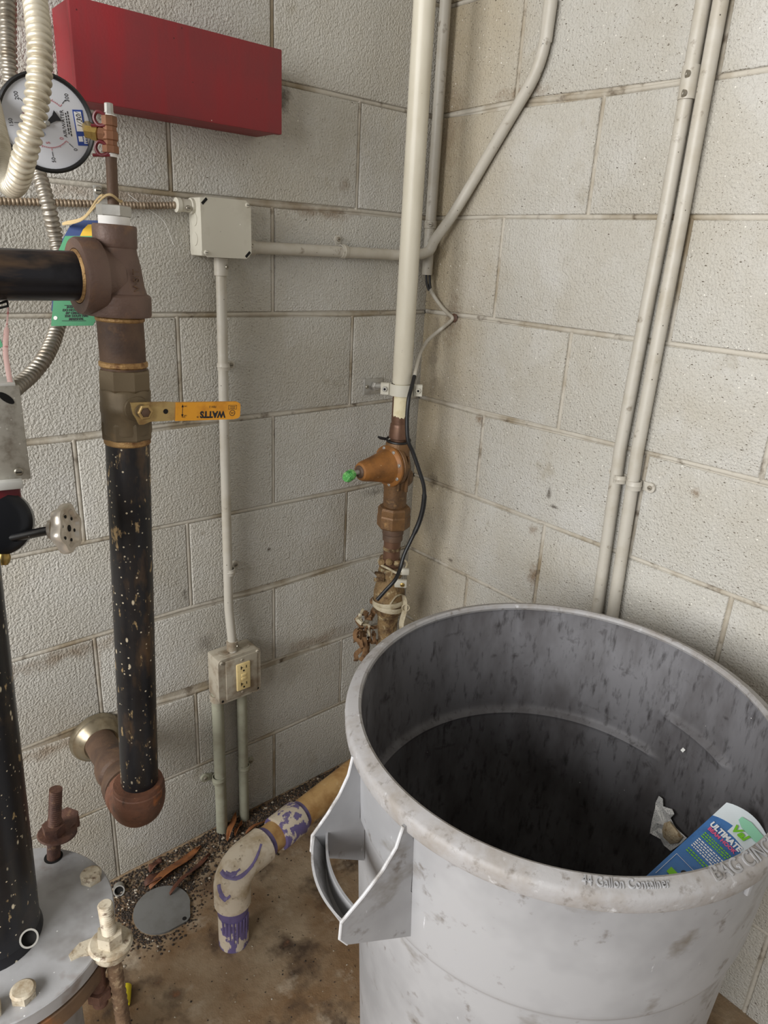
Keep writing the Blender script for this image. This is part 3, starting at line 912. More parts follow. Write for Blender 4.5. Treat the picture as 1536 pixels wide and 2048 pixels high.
part(MB().lathe([(0.030, 0.030), (0.034, 0.031), (0.040, 0.026), (0.045, 0.015), (0.050, 0.012), (0.0535, 0.004), (0.0535, 0.0015), (0.03, 0.0015)], (EW.x, -0.0, EW.z), (0, -1, 0), 40, closed=True, cap=False), 'escutcheon', 'tarn', t)
# bushing, thread tape and gauge nipple on top of the tee
part(MB().lathe([(0.0195, 0), (0.0195, 0.012)], TC + RD * 0.060, RD, 28), 'thread_tape', 'ptfe', t)
part(MB().lathe([(0.0205, 0), (0.0215, 0.001), (0.0215, 0.0125), (0.020, 0.0135), (0.008, 0.0135)], TC + RD * 0.072, RD, 6), 'bushing', 'steel', t, 20)
part(MB().tube([TC + RD * 0.080, TC + RD * 0.146], 0.0068, 20), 'gauge_nipple', 'rustd', t)

# ---- ball valve
VZ = 1.120
vb = thing('ball_valve', 'bronze ball valve with an orange lever on the black drain pipe', 'valve', RP(1.075))
part(MB().lathe([(0.031, 0.0), (0.0335, 0.001), (0.035, 0.004), (0.035, 0.026), (0.0335, 0.029), (0.030, 0.030)], RP(1.144), RD, 8), 'hex_end', 'valvebr', vb, 15)
part(MB().lathe([(0.030, 0), (0.0335, 0.002), (0.0340, 0.006), (0.0335, 0.030), (0.0345, 0.032), (0.0345, 0.044), (0.0335, 0.046), (0.0340, 0.060), (0.032, 0.064), (0.030, 0.066)], RP(1.083), RD, 40), 'valve_body', 'valvebr', vb)
part(MB().lathe([(0.031, 0.0), (0.0342, 0.001), (0.0352, 0.003), (0.0352, 0.023), (0.0342, 0.026), (0.030, 0.027)], RP(1.076), RD, 8), 'hex_end', 'valvebr', vb, 15)
SO = V((rx(VZ) + 0.002, RY - 0.030, VZ + 0.004))
part(MB().lathe([(0.018, -0.010), (0.018, 0.002), (0.0165, 0.005), (0.010, 0.006), (0.009, 0.022)], SO, (0, -1, 0), 28), 'stem_boss', 'valvebr', vb)
LA, LB = LW(287, 823, 0.331), LW(479, 821, 0.331)
LA = V((LA.x, LA.y, LA.z))
lu = (LB - LA).normalized()
lw = V((0, -1, 0)).cross(lu).normalized()
if lw.z < 0:
    lw = -lw
ln = V((0, -1, 0))
LL = (LB - LA).length
lev = thing('valve_lever', 'orange coated lever of the bronze ball valve pointing right', 'lever', LA)
lp = [(-0.018, 0.012), (-0.006, 0.0125), (0.030, 0.0135), (0.047, 0.0125), (0.047, -0.0125), (0.030, -0.0135), (0.010, -0.014), (0.0, -0.018), (-0.006, -0.018), (-0.010, -0.010), (-0.014, -0.004)]
part(MB().prism(lp, LA - ln * 0.002, lu, lw, ln * 0.003), 'shank', 'zinc', lev, 0)
part(MB().lathe([(0.0035, 0), (0.0035, 0.0004)], LA + lu * 0.031 + ln * 0.0011, ln, 14), 'hole', 'hole', lev)
gp = [(0.0455, 0.0125), (LL - 0.006, 0.0135), (LL - 0.001, 0.011), (LL, 0.006), (LL, -0.008), (LL - 0.003, -0.011), (LL - 0.010, -0.0125), (0.0455, -0.0135)]
gr = part(MB().prism(gp, LA - ln * 0.003, lu, lw, ln * 0.0055), 'grip', 'orange', lev, 0)
part(MB().lathe([(0.0108, 0), (0.0108, 0.006), (0.0092, 0.007), (0.0072, 0.007), (0.0072, 0.003), (0.0, 0.003)], LA + ln * 0.001, ln, 6), 'lever_nut', 'zinc', lev, 15)
part(MB().lathe([(0.0068, 0), (0.0068, 0.0055), (0.006, 0.006)], LA + ln * 0.001, ln, 18), 'stem_end', 'rustd', lev)
# upside-down print on the grip
go = LA + ln * 0.0026
text('WATTS', 0.0128, go + lu * (LL * 0.695) - lw * 0.0045, -lu, -lw, 'printk', gr, 'print', 0.0001, bold=0.0007, wscale=0.92)
text('FBV-3', 0.0045, go + lu * (LL * 0.69) + lw * 0.0065, -lu, -lw, 'printk', gr, 'print', 0.0001)
text('®', 0.004, go + lu * (LL * 0.535) - lw * 0.008, -lu, -lw, 'printk', gr, 'print', 0.0001)
text('UL', 0.005, go + lu * (LL * 0.91) - lw * 0.003, -lu, -lw, 'printk', gr, 'print', 0.0001)
ring = MB().prism(circ(0.0046), go + lu * (LL * 0.91) - lw * 0.003, lu, lw, ln * 0.0001, hole=circ(0.0038))
part(ring, 'print', 'printk', gr, 0)
pb = MB()
pc = go + lu * (LL * 0.91) + lw * 0.0055
for a, b, w_, h_ in ((0, 0.003, 0.013, 0.0005), (0, -0.003, 0.013, 0.0005), (0.0065, 0, 0.0005, 0.006), (-0.0065, 0, 0.0005, 0.006), (0, 0.001, 0.009, 0.0009), (0, -0.0012, 0.008, 0.0009)):
    pb.box(pc + lu * a + lw * b, (w_, 0.0002, h_), (lu, ln, lw))
part(pb, 'print', 'printk', gr, 0)
pb = MB()
pc = go + lu * (LL * 0.375)
pb.box(pc, (0.0008, 0.0002, 0.016), (lu, ln, lw))
pb.box(pc + lu * 0.002 - lw * 0.008, (0.005, 0.0002, 0.0008), (lu, ln, lw))
pb.prism([(-0.0018, 0), (0.0018, 0), (0, 0.004)], pc + lw * 0.006, lu, lw, ln * 0.0001)
pb.prism([(-0.0018, 0), (0.0018, 0), (0, -0.004)], pc - lw * 0.004, lu, lw, ln * 0.0001)
part(pb, 'print', 'printk', gr, 0)
text('ON', 0.0028, go + lu * (LL * 0.405) + lw * 0.0075, -lu, -lw, 'printk', gr, 'print', 0.0001)
text('OFF', 0.0028, go + lu * (LL * 0.405) - lw * 0.0058, -lu, -lw, 'printk', gr, 'print', 0.0001)

# ---- gauge cock (brown bronze three-way) on the nipple
GZ0 = TC + RD * 0.141
ck = thing('gauge_cock', 'brown bronze gauge cock with red handles below the red box', 'valve', GZ0)
part(MB().lathe([(0.0072, 0), (0.0072, 0.006)], GZ0, RD, 20), 'thread_tape', 'ptfe', ck)
part(MB().lathe([(0.0075, 0.004), (0.0105, 0.0045), (0.0105, 0.012), (0.0085, 0.0135), (0.0085, 0.018), (0.010, 0.0195), (0.010, 0.028), (0.0085, 0.0295), (0.0085, 0.034), (0.0098, 0.035), (0.0098, 0.045), (0.0085, 0.046)], GZ0, RD, 8), 'cock_body', 'copperbr', ck, 20)
part(MB().lathe([(0.0062, 0), (0.0062, 0.004), (0.0055, 0.004), (0.0055, 0.013), (0.0045, 0.014)], GZ0 + RD * 0.046, RD, 8), 'square_plug', 'steel', ck, 20)
part(MB().lathe([(0.0078, 0), (0.0078, 0.002)], GZ0 + RD * 0.045, RD, 20), 'thread_tape', 'ptfe', ck)
GC = GZ0 + RD * 0.024
GD = 0.872
GCEN = ZD(93, 247, GD)
gside = (GCEN + CD * 0.002 - GC).normalized()
part(MB().lathe([(0.0092, 0.004), (0.0092, 0.012), (0.0075, 0.0135), (0.0075, 0.016)], GC, gside, 8), 'side_outlet', 'copperbr', ck, 20)
part(MB().lathe([(0.0078, 0.0135), (0.0096, 0.0145), (0.0096, 0.0215), (0.0078, 0.0225), (0.0078, 0.030)], GC, gside, 6), 'brass_bushing', 'brass', ck, 20)


def redhandle(z, parent):
    c0 = GZ0 + RD * z + V((0.0, -0.008, 0))
    d = gside
    lp_ = [c0 + d * 0.004, c0 + d * 0.010 + V((0, 0, 0.006)), c0 + d * 0.018 + V((0, 0, 0.007)), c0 + d * 0.022, c0 + d * 0.018 - V((0, 0, 0.007)), c0 + d * 0.010 - V((0, 0, 0.006))]
    mbx = MB().tube(smoothpath(lp_, 5, True), 0.0022, 8, closed=True)
    mbx.tube([c0 + d * 0.004 - V((0, 0, 0.006)), c0 + d * 0.026 - V((0, 0, 0.009))], 0.002, 8)
    part(mbx, 'red_handle', 'redhandle', parent)


redhandle(0.007, ck)
redhandle(0.040, ck)

# ---- pressure gauge
GR = 0.0545
toc = (CC - GCEN).normalized()
gn = (toc + CR * 0.20 - CD * 0.05).normalized()
gr_ = (CR - gn * CR.dot(gn)).normalized()       # screen right on the dial
gu = gn.cross(gr_)
if gu.z < 0:
    gu = -gu
pg = thing('pressure_gauge', 'round white dial pressure gauge with a black bezel', 'gauge', GCEN)
cs = part(MB().lathe([(GR * 0.93, -0.030), (GR, -0.028), (GR, 0.0), (GR + 0.0015, 0.001), (GR + 0.0015, 0.006), (GR - 0.001, 0.008), (GR - 0.0035, 0.006), (GR - 0.0038, 0.002), (0.0, 0.002)], GCEN, gn, 56), 'case', 'black', pg)
dl_ = part(MB().lathe([(GR - 0.0038, 0.0022), (GR - 0.0038, 0.0032), (0.0, 0.0032)], GCEN, gn, 56), 'dial', 'dial', pg, 20)
part(MB().tube([GCEN + gr_ * (GR - 0.004) - gn * 0.013, GC + gside * 0.024], 0.0075, 18), 'socket', 'brass', pg)
g0 = GCEN + gn * 0.0034


def gpt(a, r):
    """angle in degrees on the dial, 0 = screen right, counter-clockwise"""
    return g0 + gr_ * (r * math.cos(math.radians(a))) + gu * (r * math.sin(math.radians(a)))


def arcband(mb, r0, r1, a0, a1, n=40):
    base = len(mb.v)
    for k in range(n + 1):
        a = a0 + (a1 - a0) * k / n
        for r, h in ((r0, 0), (r1, 0), (r1, 0.0002), (r0, 0.0002)):
            mb.v.append(tuple(gpt(a, r) + gn * h))
    for k in range(n):
        for j in range(4):
            j2 = (j + 1) % 4
            mb.face([base + k * 4 + j, base + k * 4 + j2, base + k * 4 + 4 + j2, base + k * 4 + 4 + j])


# the gauge is mounted on its side: zero is at lower right, the scale runs clockwise round the left to upper right
sc = MB()
A_0, A_1 = -45, -315
arcband(sc, 0.0262, 0.0266, A_0, A_1, 60)
for k in range(0, 61):
    a = A_0 + (A_1 - A_0) * k / 60
    r1 = 0.030 if k % 10 == 0 else (0.0285 if k % 5 == 0 else 0.0278)
    d = (gpt(a, 1) - g0).normalized()
    mid = g0 + d * ((0.0266 + r1) / 2)
    sc.box(mid, (r1 - 0.0266, 0.0005 if k % 5 == 0 else 0.0003, 0.0003), (d, gn.cross(d), gn))
part(sc, 'scale_marks', 'printr', dl_, 0)
so = MB()
for k in range(0, 7):
    a = A_0 + (A_1 - A_0) * k / 6
    d = (gpt(a, 1) - g0).normalized()
    so.box(g0 + d * 0.034, (0.006, 0.0006, 0.0003), (d, gn.cross(d), gn))
part(so, 'scale_marks', 'printk', dl_, 0)
for k, s in enumerate(('0', '50', '100', '150', '200', '250', '300')):
    a = A_0 + (A_1 - A_0) * k / 6
    text(s, 0.0062, gpt(a, 0.0405), gu, -gr_, 'printk', dl_, 'print', 0.0001)
for k, s in enumerate(('0', '5', '10', '15', '20')):
    a = A_0 + (A_1 - A_0) * (0.3 + k * 3.6) / 20
    text(s, 0.0062, gpt(a, 0.0215), gu, -gr_, 'printr', dl_, 'print', 0.0001)
text('AIR/WATER', 0.0058, gpt(0, 0.0195), gu, -gr_, 'printk', dl_, 'print', 0.0001)
fl_ = MB()
for rr_, hw in ((0.0238, 0.0115), (0.0264, 0.0135)):
    q = -hw
    while q < hw:
        wl = random.uniform(0.0015, 0.004)
        fl_.box(gpt(0, rr_) + gu * (q + wl / 2), (0.0012, wl, 0.0002), (gr_, gu, gn))
        q += wl + 0.0009
part(fl_, 'print', 'printk', dl_, 0)
part(MB().prism(circ(0.0026, 6), gpt(-120, 0.0135), gr_, gu, gn * 0.0002), 'print', 'printlb', dl_, 0)
# needle
nd = MB()
na = math.radians(32)
du = gr_ * math.cos(na) + gu * math.sin(na)
dv = gn.cross(du)
nd.prism([(-0.030, -0.0007), (0.0, -0.0016), (0.011, -0.0035), (0.0165, -0.0068), (0.0165, 0.0068), (0.011, 0.0035), (0.0, 0.0016), (-0.030, 0.0007)], g0 + gn * 0.001, du, dv, gn * 0.0006)
part(nd, 'needle', 'printk', pg, 0)
part(MB().lathe([(0.0034, 0), (0.0034, 0.002), (0.0026, 0.0028), (0.0012, 0.003)], g0 + gn * 0.001, gn, 20), 'hub', 'steel', pg)
# blue and white inspection sticker on the dial's right edge
st = part(MB().box(g0 + gr_ * 0.0385 - gu * 0.004, (0.012, 0.040, 0.0004), (gr_, gu, gn)), 'sticker', 'printb', pg, 0)
part(MB().box(g0 + gr_ * 0.0380 + gu * 0.003 + gn * 0.0004, (0.0085, 0.022, 0.0003), (gr_, gu, gn)), 'sticker_window', 'printw', st, 0)
text('1/30/', 0.0082, g0 + gr_ * 0.0388 + gu * 0.004 + gn * 0.0008, gu, -gr_, 'printk', st, 'print', 0.0001, shear=0.3)
text('FPPI', 0.0052, g0 + gr_ * 0.0425 - gu * 0.0175 + gn * 0.0004, gu, -gr_, 'printw', st, 'print', 0.0001, bold=0.0002)
part(MB().box(g0 + gr_ * 0.0368 - gu * 0.0165 + gn * 0.0003, (0.005, 0.006, 0.0003), (gr_, gu, gn)), 'print', 'printw', st, 0)

# ---- inspection tags hanging behind the tee
TN = (-CF + V((0, 0, 0.0))).normalized()


def tagplate(name, label, px, depth, m, thick=0.0008):
    P = [ZD(x, y, depth) for x, y in px]
    mb = MB()
    base = 0
    n = len(P)
    mb.v = [tuple(p) for p in P] + [tuple(p + CF * thick) for p in P]
    mb.face(list(range(n)))
    mb.face([n + j for j in reversed(range(n))])
    for j in range(n):
        j2 = (j + 1) % n
        mb.face([j2, j, n + j, n + j2])
    o = mb.build(name, m, None, 0)
    return tag(o, label, 'tag')


gt = tagplate('inspection_tag', 'green inspection tag with black print hanging behind the brown tee', [(130, 472), (205, 472), (212, 500), (206, 560), (195, 632), (186, 651), (102, 652), (106, 610), (113, 510)], 0.984, 'tagg')
tagplate('blue_tag', 'navy blue card tag sticking out behind the tee top', [(157, 440), (200, 441), (204, 470), (190, 560), (150, 640), (103, 622), (104, 600), (125, 478), (140, 452)], 0.992, 'tagb')
tagplate('yellow_tag', 'yellow card tag between the blue tag and the tee', [(176, 449), (206, 447), (206, 500), (160, 500), (158, 476), (166, 459)], 0.988, 'tagy')
tdn = -CR * 0.04 + CD
for k, s in enumerate(('INSPECTION', 'DO NOT REMOVE', 'BY ORDER OF', 'THE STATE FIRE', 'MARSHAL')):
    y = 614 + k * 6.0
    text(s, 0.0047, ZD(152, y, 0.9834), CR - CD * 0.02, -CD, 'printk', gt, 'print', 0.0001, shear=0.15, bold=0.00012)
pb = MB()
for y, xa, xb in ((610.5, 128, 178), (641.5, 123, 172)):
    pb.box(ZD((xa + xb) / 2, y, 0.9834), ((xb - xa) * 0.96 / FPX, 0.0007, 0.0002), (CR, CD, CF))
part(pb, 'print', 'printk', gt, 0)
part(MB().lathe([(0.0028, 0), (0.0028, 0.0003)], ZD(111, 636, 0.9838), -CF, 16), 'punch_hole', 'white', gt)
# rubber band holding the tags on the gauge nipple
bz = TC + RD * 0.092
rb = MB()
rb.tube(smoothpath([bz + V((0.011, 0.002, 0.0)), bz + V((0.002, 0.012, 0.002)), bz + V((-0.014, 0.006, 0.003)), ZD(168, 434, 0.955), ZD(131, 445, 0.981), ZD(129, 448, 0.982), ZD(166, 438, 0.947), bz + V((-0.012, -0.010, 0.004)), bz + V((0.004, -0.012, -0.002))], 6, True), 0.0017, 8, closed=True, flat=0.6)
o = rb.build('rubber_band', 'band', None, 40)
tag(o, 'tan rubber band looped round the gauge nipple holding the tags', 'rubber band')

# ---- flexible conduits
fx = MB()
flexrings(fx, [ZD(20, -420, 0.68), ZD(48, -150, 0.63), ZD(60, -70, 0.62), ZD(70, 0, 0.61), ZD(78, 70, 0.60), ZD(80, 130, 0.60), ZD(74, 200, 0.60), ZD(62, 265, 0.605), ZD(47, 320, 0.62), ZD(35, 362, 0.645), ZD(20, 372, 0.68), ZD(8, 335, 0.73), ZD(0, 285, 0.78), ZD(-14, 220, 0.82), ZD(-34, 130, 0.85), ZD(-60, -60, 0.88)], 0.0105, 0.0068, 0.0030, 20)
o = fx.build('flexible_conduit', 'flexw', None, 50)
tag(o, 'thick cream flexible conduit looping down in front of the gauge', 'conduit')
fx = MB()
flexrings(fx, [ZD(0, -420, 0.93), ZD(12, -120, 0.93), ZD(16, -40, 0.93), ZD(16, 60, 0.93), ZD(19, 140, 0.94), ZD(28, 210, 0.96), ZD(50, 285, 0.975), ZD(78, 350, 0.985), ZD(96, 410, 0.99), ZD(112, 480, 1.016), ZD(124, 550, 1.02), ZD(124, 610, 1.018), ZD(112, 665, 1.0), ZD(92, 712, 0.965), ZD(64, 748, 0.94), ZD(36, 772, 0.91), ZD(18, 788, 0.885)], 0.0108, 0.0075, 0.0024, 20)
o = fx.build('flexible_conduit', 'flex', None, 50)
tag(o, 'shiny steel flexible conduit curving behind the gauge and tee to the switch box', 'conduit')

# ================================================================== FIRE MAIN (bottom left)
FZ = 0.44
FC = V((-1.102, -0.404, FZ))
mp = thing('fire_main', 'large black fire main pipe bolted to a grey flange', 'pipe', (FC.x, FC.y, 0))
MPD = V((0.03, 0.0, 1)).normalized()
PC = V((-1.112, -0.406, FZ))
part(MB().tube([PC, PC + MPD * 1.75], 0.057, 48), 'black_pipe', 'mainpipe', mp)
part(MB().lathe([(0.0605, 0.0), (0.060, 0.004), (0.058, 0.010), (0.0571, 0.014), (0.057, 0.0)], PC, MPD, 48), 'weld_hub', 'mainpipe', mp)
part(MB().lathe([(0.05, -0.0225), (0.1425, -0.0225), (0.1440, -0.021), (0.1440, -0.0015), (0.1425, 0.0), (0.05, 0.0)], FC, (0, 0, 1), 96, closed=True, cap=False), 'upper_flange', 'flangep', mp)
part(MB().lathe([(0.05, -0.028), (0.128, -0.028), (0.128, -0.023), (0.05, -0.023)], FC, (0, 0, 1), 64, closed=True, cap=False), 'gasket', 'rust', mp)
part(MB().lathe([(0.05, -0.056), (0.1415, -0.056), (0.143, -0.054), (0.143, -0.030), (0.1415, -0.0285), (0.05, -0.0285)], FC, (0, 0, 1), 96, closed=True, cap=False), 'lower_flange', 'bodyp', mp)
part(MB().lathe([(0.084, -0.44), (0.084, -0.075), (0.092, -0.066), (0.095, -0.056)], FC, (0, 0, 1), 64), 'body', 'flangep', mp)


def hexbolt(px, py, r, h, m, rot=0.2):
    p = FL(px, py, FZ)
    p = V((p.x, p.y, FZ + 0.0002))
    mb = MB()
    ring0 = circ(r, 6, rot)
    mb.prism(ring0, p, (1, 0, 0), (0, 1, 0), (0, 0, h * 0.85))
    o = part(mb, 'flange_bolt', m, mp, 0)
    part(MB().lathe([(r * 0.98, 0), (r * 0.80, h * 0.17), (0.0, h * 0.17)], p + V((0, 0, h * 0.85)), (0, 0, 1), 24), 'bolt_head_chamfer', m, o)
    return o


hexbolt(48, 1992, 0.0155, 0.013, 'boltp', 0.35)
hexbolt(183, 1758, 0.0155, 0.012, 'boltp', 0.1)
for a in (150, 200, 250):
    p = FC + V((math.cos(math.radians(a)) * 0.1207, math.sin(math.radians(a)) * 0.1207, 0))
    part(MB().prism(circ(0.0155, 6, 0.3), p + V((0, 0, 0.0002)), (1, 0, 0), (0, 1, 0), (0, 0, 0.013)), 'flange_bolt', 'boltp', mp, 0)


def threads(mb, p0, p1, r, pitch=0.0036, depth=0.0015, n=20):
    p0, p1 = V(p0), V(p1)
    L = (p1 - p0).length
    k = int(L / pitch * 2)
    pts = [p0 + (p1 - p0) * i / k for i in range(k + 1)]
    mb.tube(pts, [r if i % 2 else r - depth for i in range(k + 1)], n)


# tall rusty stud through the flange, far side
B1 = FL(107, 1714, FZ)
T1 = B1 + V((0.016, 0.0, 0.122))
st = thing('stud_bolt', 'tall dark rusty threaded stud rising through the flange near the wall', 'bolt', B1)
mb = MB()
threads(mb, B1 + V((0.005, 0, 0.04)), T1, 0.0095)
mb.tube([B1 + V((-0.002, 0, -0.02)), B1 + V((0.005, 0, 0.04))], 0.0098, 20)
part(mb, 'stud', 'boltr', st, 25)
part(MB().lathe([(0.0135, 0), (0.0135, 0.0006)], B1 + V((0, 0, 0.0001)), (0, 0, 1), 24), 'bolt_hole', 'hole', st)
NB = B1 + V((0.006, 0, 0.045))
part(MB().prism(circ(0.0165, 6, 0.5), NB, (1, 0, 0), (0, 1, 0), (0, 0, 0.016)), 'nut', 'boltr', st, 0)
part(MB().lathe([(0.012, -0.004), (0.026, -0.004), (0.0285, -0.002), (0.027, 0.0), (0.012, 0.0)], NB + V((0.004, -0.001, 0.0)), (0.12, 0.02, 1), 28), 'washer', 'boltr', st)
ear = [(0.0, -0.018), (0.030, -0.022), (0.048, -0.010), (0.048, 0.012), (0.030, 0.022), (0.0, 0.018)]
part(MB().prism(ear, NB + V((-0.004, 0.004, -0.005)), (0.85, 0.5, 0.18), (-0.5, 0.85, 0), (0, 0, -0.012)), 'tie_lug', 'boltr', st, 0)
part(MB().box(NB + V((0.032, 0.022, -0.014)), (0.020, 0.016, 0.022), None, 0.004), 'lug_foot', 'boltr', st)

# whitewashed tie rod beside the flange, near side
B2 = FL(222, 1888, FZ)
st = thing('tie_rod', 'long threaded tie rod with whitewashed nut and lug beside the flange', 'bolt', V((B2.x, B2.y, 0)))
R2 = V((0.0, 0.0, 0))
top2 = B2 + V((-0.002, 0.0, 0.074))
bot2 = V((B2.x + 0.012, B2.y, 0.0))
mb = MB()
threads(mb, B2 + V((0, 0, 0.012)), top2, 0.0098)
part(mb, 'stud', 'boltp', st, 25)
mb = MB()
threads(mb, bot2, B2 + V((0, 0, 0.012)), 0.0105, 0.012, 0.0016)
part(mb, 'rod', 'rodm', st, 60)
NB = B2 + V((0, 0, 0.006))
part(MB().prism(circ(0.0175, 6, 0.15), NB + V((0, 0, 0)), (1, 0, 0), (0, 1, 0), (0, 0, 0.018)), 'nut', 'boltp', st, 0)
part(MB().lathe([(0.012, -0.007), (0.027, -0.007), (0.029, -0.004), (0.026, -0.0005), (0.012, 0.0)], NB, (0.05, 0.02, 1), 28), 'washer', 'boltp', st)
part(MB().lathe([(0.012, -0.020), (0.023, -0.020), (0.025, -0.016), (0.025, -0.008), (0.012, -0.007)], NB, (0, 0, 1), 28), 'lug_ring', 'boltp', st)
lug = [(0, -0.014), (-0.024, -0.012), (-0.034, -0.016), (-0.038, -0.008), (-0.034, -0.002), (-0.028, 0.006), (0, 0.014)]
part(MB().prism(lug, NB + V((-0.008, 0.006, -0.004)), (1, -0.5, 0), (0.5, 1, 0), (0, 0, -0.010)), 'tie_lug', 'boltp', st, 0)
# short rusty flange stud seen behind the rod
pS = FL(195, 1955, 0.38)
o = MB()
o.tube([V((pS.x, pS.y, 0.33)), V((pS.x, pS.y, 0.41))], 0.0105, 18)
o.prism(circ(0.017, 6, 0.2), V((pS.x, pS.y, 0.345)), (1, 0, 0), (0, 1, 0), (0, 0, 0.016))
part(o, 'lower_stud', 'boltr', mp, 30)
# two open steel tube ends
for (c0, r, ax, L, lab) in ((ZD(58, 1877, 0.865), 0.0108, CC - ZD(58, 1877, 0.865), 0.012, 'thin steel ring end of a short tube on the black main pipe'),
                            (FL(238, 1782, 0.012), 0.0118, V((-0.3, -0.9, 0.45)), 0.02, 'small open steel tube end lying in the dirt behind the flange')):
    ax = ax.normalized()
    tt = thing('tube_end', lab, 'tube', c0)
    part(MB().lathe([(r * 0.80, 0), (r, 0), (r, -L), (r * 0.80, -L)], c0, ax, 32, closed=True, cap=False), 'tube_wall', 'steel', tt)
    part(MB().lathe([(r * 0.80, -0.008), (r * 0.80, -0.0075)], c0, ax, 24), 'bore', 'hole', tt)

# ---- valve with handwheel, tamper switch, far left
wax = (CR * 0.995 - CF * 0.03 - CD * 0.08).normalized()
WC = ZD(132, 1057, 0.875)
hv = thing('handwheel_valve', 'small cast handwheel valve with a black body at the left edge', 'valve', WC - wax * 0.1)
n = 60
poly = []
for k in range(n):
    a = 2 * PI * k / n
    poly.append((0.0285 + 0.0024 * math.cos(6 * a)) * 1.0)
u, w, d_ = frame(wax)
rim = MB()
R_ = []
for rr_, hh in ((0.55, -0.003), (1.0, -0.0055), (1.04, -0.002), (1.04, 0.004), (1.0, 0.0065), (0.80, 0.0065), (0.70, 0.002), (0.30, 0.004), (0.15, 0.004)):
    R_.append([WC + d_ * hh + (u * math.cos(2 * PI * k / n) + w * math.sin(2 * PI * k / n)) * poly[k] * rr_ for k in range(n)])
rim.rings(R_)
wh = part(rim, 'handwheel', 'castal', hv)
for k in range(6):
    a = 2 * PI * (k + 0.5) / 6
    part(MB().lathe([(0.0022, 0), (0.0022, 0.0006)], WC + d_ * 0.0030 + (u * math.cos(a) + w * math.sin(a)) * 0.0155, d_, 12), 'wheel_hole', 'hole', wh)
part(MB().lathe([(0.0042, 0), (0.0042, 0.0006)], WC + d_ * 0.004, d_, 16), 'wheel_hole', 'hole', wh)
hub0 = WC - d_ * 0.004
part(MB().lathe([(0.0105, 0), (0.0105, 0.010), (0.0128, 0.011), (0.0128, 0.015), (0.010, 0.016)], hub0, -d_, 28), 'wheel_hub', 'castal', hv)
stem_end = ZD(20, 1077, 0.90)
part(MB().tube([hub0 - d_ * 0.014, stem_end], 0.0058, 16), 'stem', 'blackv', hv)
BC = ZD(-6, 1045, 0.90)
part(MB().lathe([(0.038, -0.012), (0.043, -0.010), (0.043, 0.010), (0.038, 0.013), (0.028, 0.013)], BC, (-CF + CR * 0.35), 40), 'valve_body', 'blackv', hv)
part(MB().lathe([(0.007, 0), (0.008, 0.004), (0.007, 0.010), (0.004, 0.014)], ZD(8, 1108, 0.89), CD, 10), 'drip_nut', 'brass', hv)

sw = thing('tamper_switch', 'galvanised switch box above a dark red housing at the left edge', 'switch box', ZD(0, 950, 0.90))
sx_ = (CR - V((0, 0, CR.z))).normalized()
bc = ZD(-18, 860, 0.885)
sy_ = bc - CC
sy_.z = 0
sy_.normalize()
sx_ = sy_.cross(V((0, 0, 1)))
part(MB().box(bc + sy_ * 0.012 - sx_ * 0.008, (0.050, 0.070, 0.110), (sx_, sy_, V((0, 0, 1))), 0.003), 'housing', 'galv', sw)
cv = part(MB().box(bc - sy_ * 0.027 + sx_ * 0.0005, (0.073, 0.003, 0.120), (sx_, sy_, V((0, 0, 1))), 0.001), 'front_cover', 'galv', sw)
kd = (sx_ * 0.75 - V((0, 0, 0.66))).normalized()
part(MB().prism([(x * 1.0, y * 0.42) for x, y in circ(0.0105, 20)], bc - sy_ * 0.0284 + sx_ * 0.021 + V((0, 0, 0.045)), kd, kd.cross(sy_), sy_ * -0.0006), 'keyhole_slot', 'hole', cv, 0)
screw(sw, bc - sy_ * 0.0285 + sx_ * 0.024 - V((0, 0, 0.049)), -sy_, 0.0055, 0.004)
part(MB().box(bc + V((0, 0, 0.061)) - sy_ * 0.004, (0.066, 0.050, 0.004), (sx_, sy_, V((0, 0, 1))), 0.001), 'top_plate', 'white', sw)
rb_ = ZD(8, 1010, 0.915)
part(MB().box(rb_, (0.042, 0.045, 0.066), (sx_, sy_, V((0, 0, 1))), 0.006), 'red_housing', 'redhandle', sw)
part(MB().box(ZD(10, 966, 0.89), (0.040, 0.030, 0.011), (sx_, sy_, V((0, 0, 1))), 0.002), 'white_label', 'white', sw)

# printed strip hanging beside the pipe band, green tag edge
o = MB().tube(smoothpath([ZD(10, 575, 0.86), ZD(16, 615, 0.86), ZD(13, 660, 0.86), ZD(11, 705, 0.86), ZD(17, 745, 0.86), ZD(22, 775, 0.86)], 6), [0.0012] * 12 + [0.0034] * 19, 8, flat=0.25, up=CR).build('tie_strip', 'redtape', None, 40)
tag(o, 'pink printed tie strip hanging from the horizontal pipe to the switch', 'strip')
o = MB().tube([ZD(-4, 608, 0.84), ZD(14, 602, 0.84), ZD(16, 612, 0.84), ZD(0, 616, 0.84)], 0.0016, 8, closed=True).build('seal_clip', 'hole', None, 40)
tag(o, 'black clip under the left end of the horizontal pipe', 'clip')
tagplate('green_tag', 'tiny dark green tag corner at the left edge of the frame', [(-30, 650), (-4, 668), (6, 692), (-2, 697), (-30, 700)], 0.87, 'tagg')

# ================================================================== WATER RISER IN THE CORNER
WX, WY = -0.150, -0.100


def WP(z):
    return V((WX, WY, z))


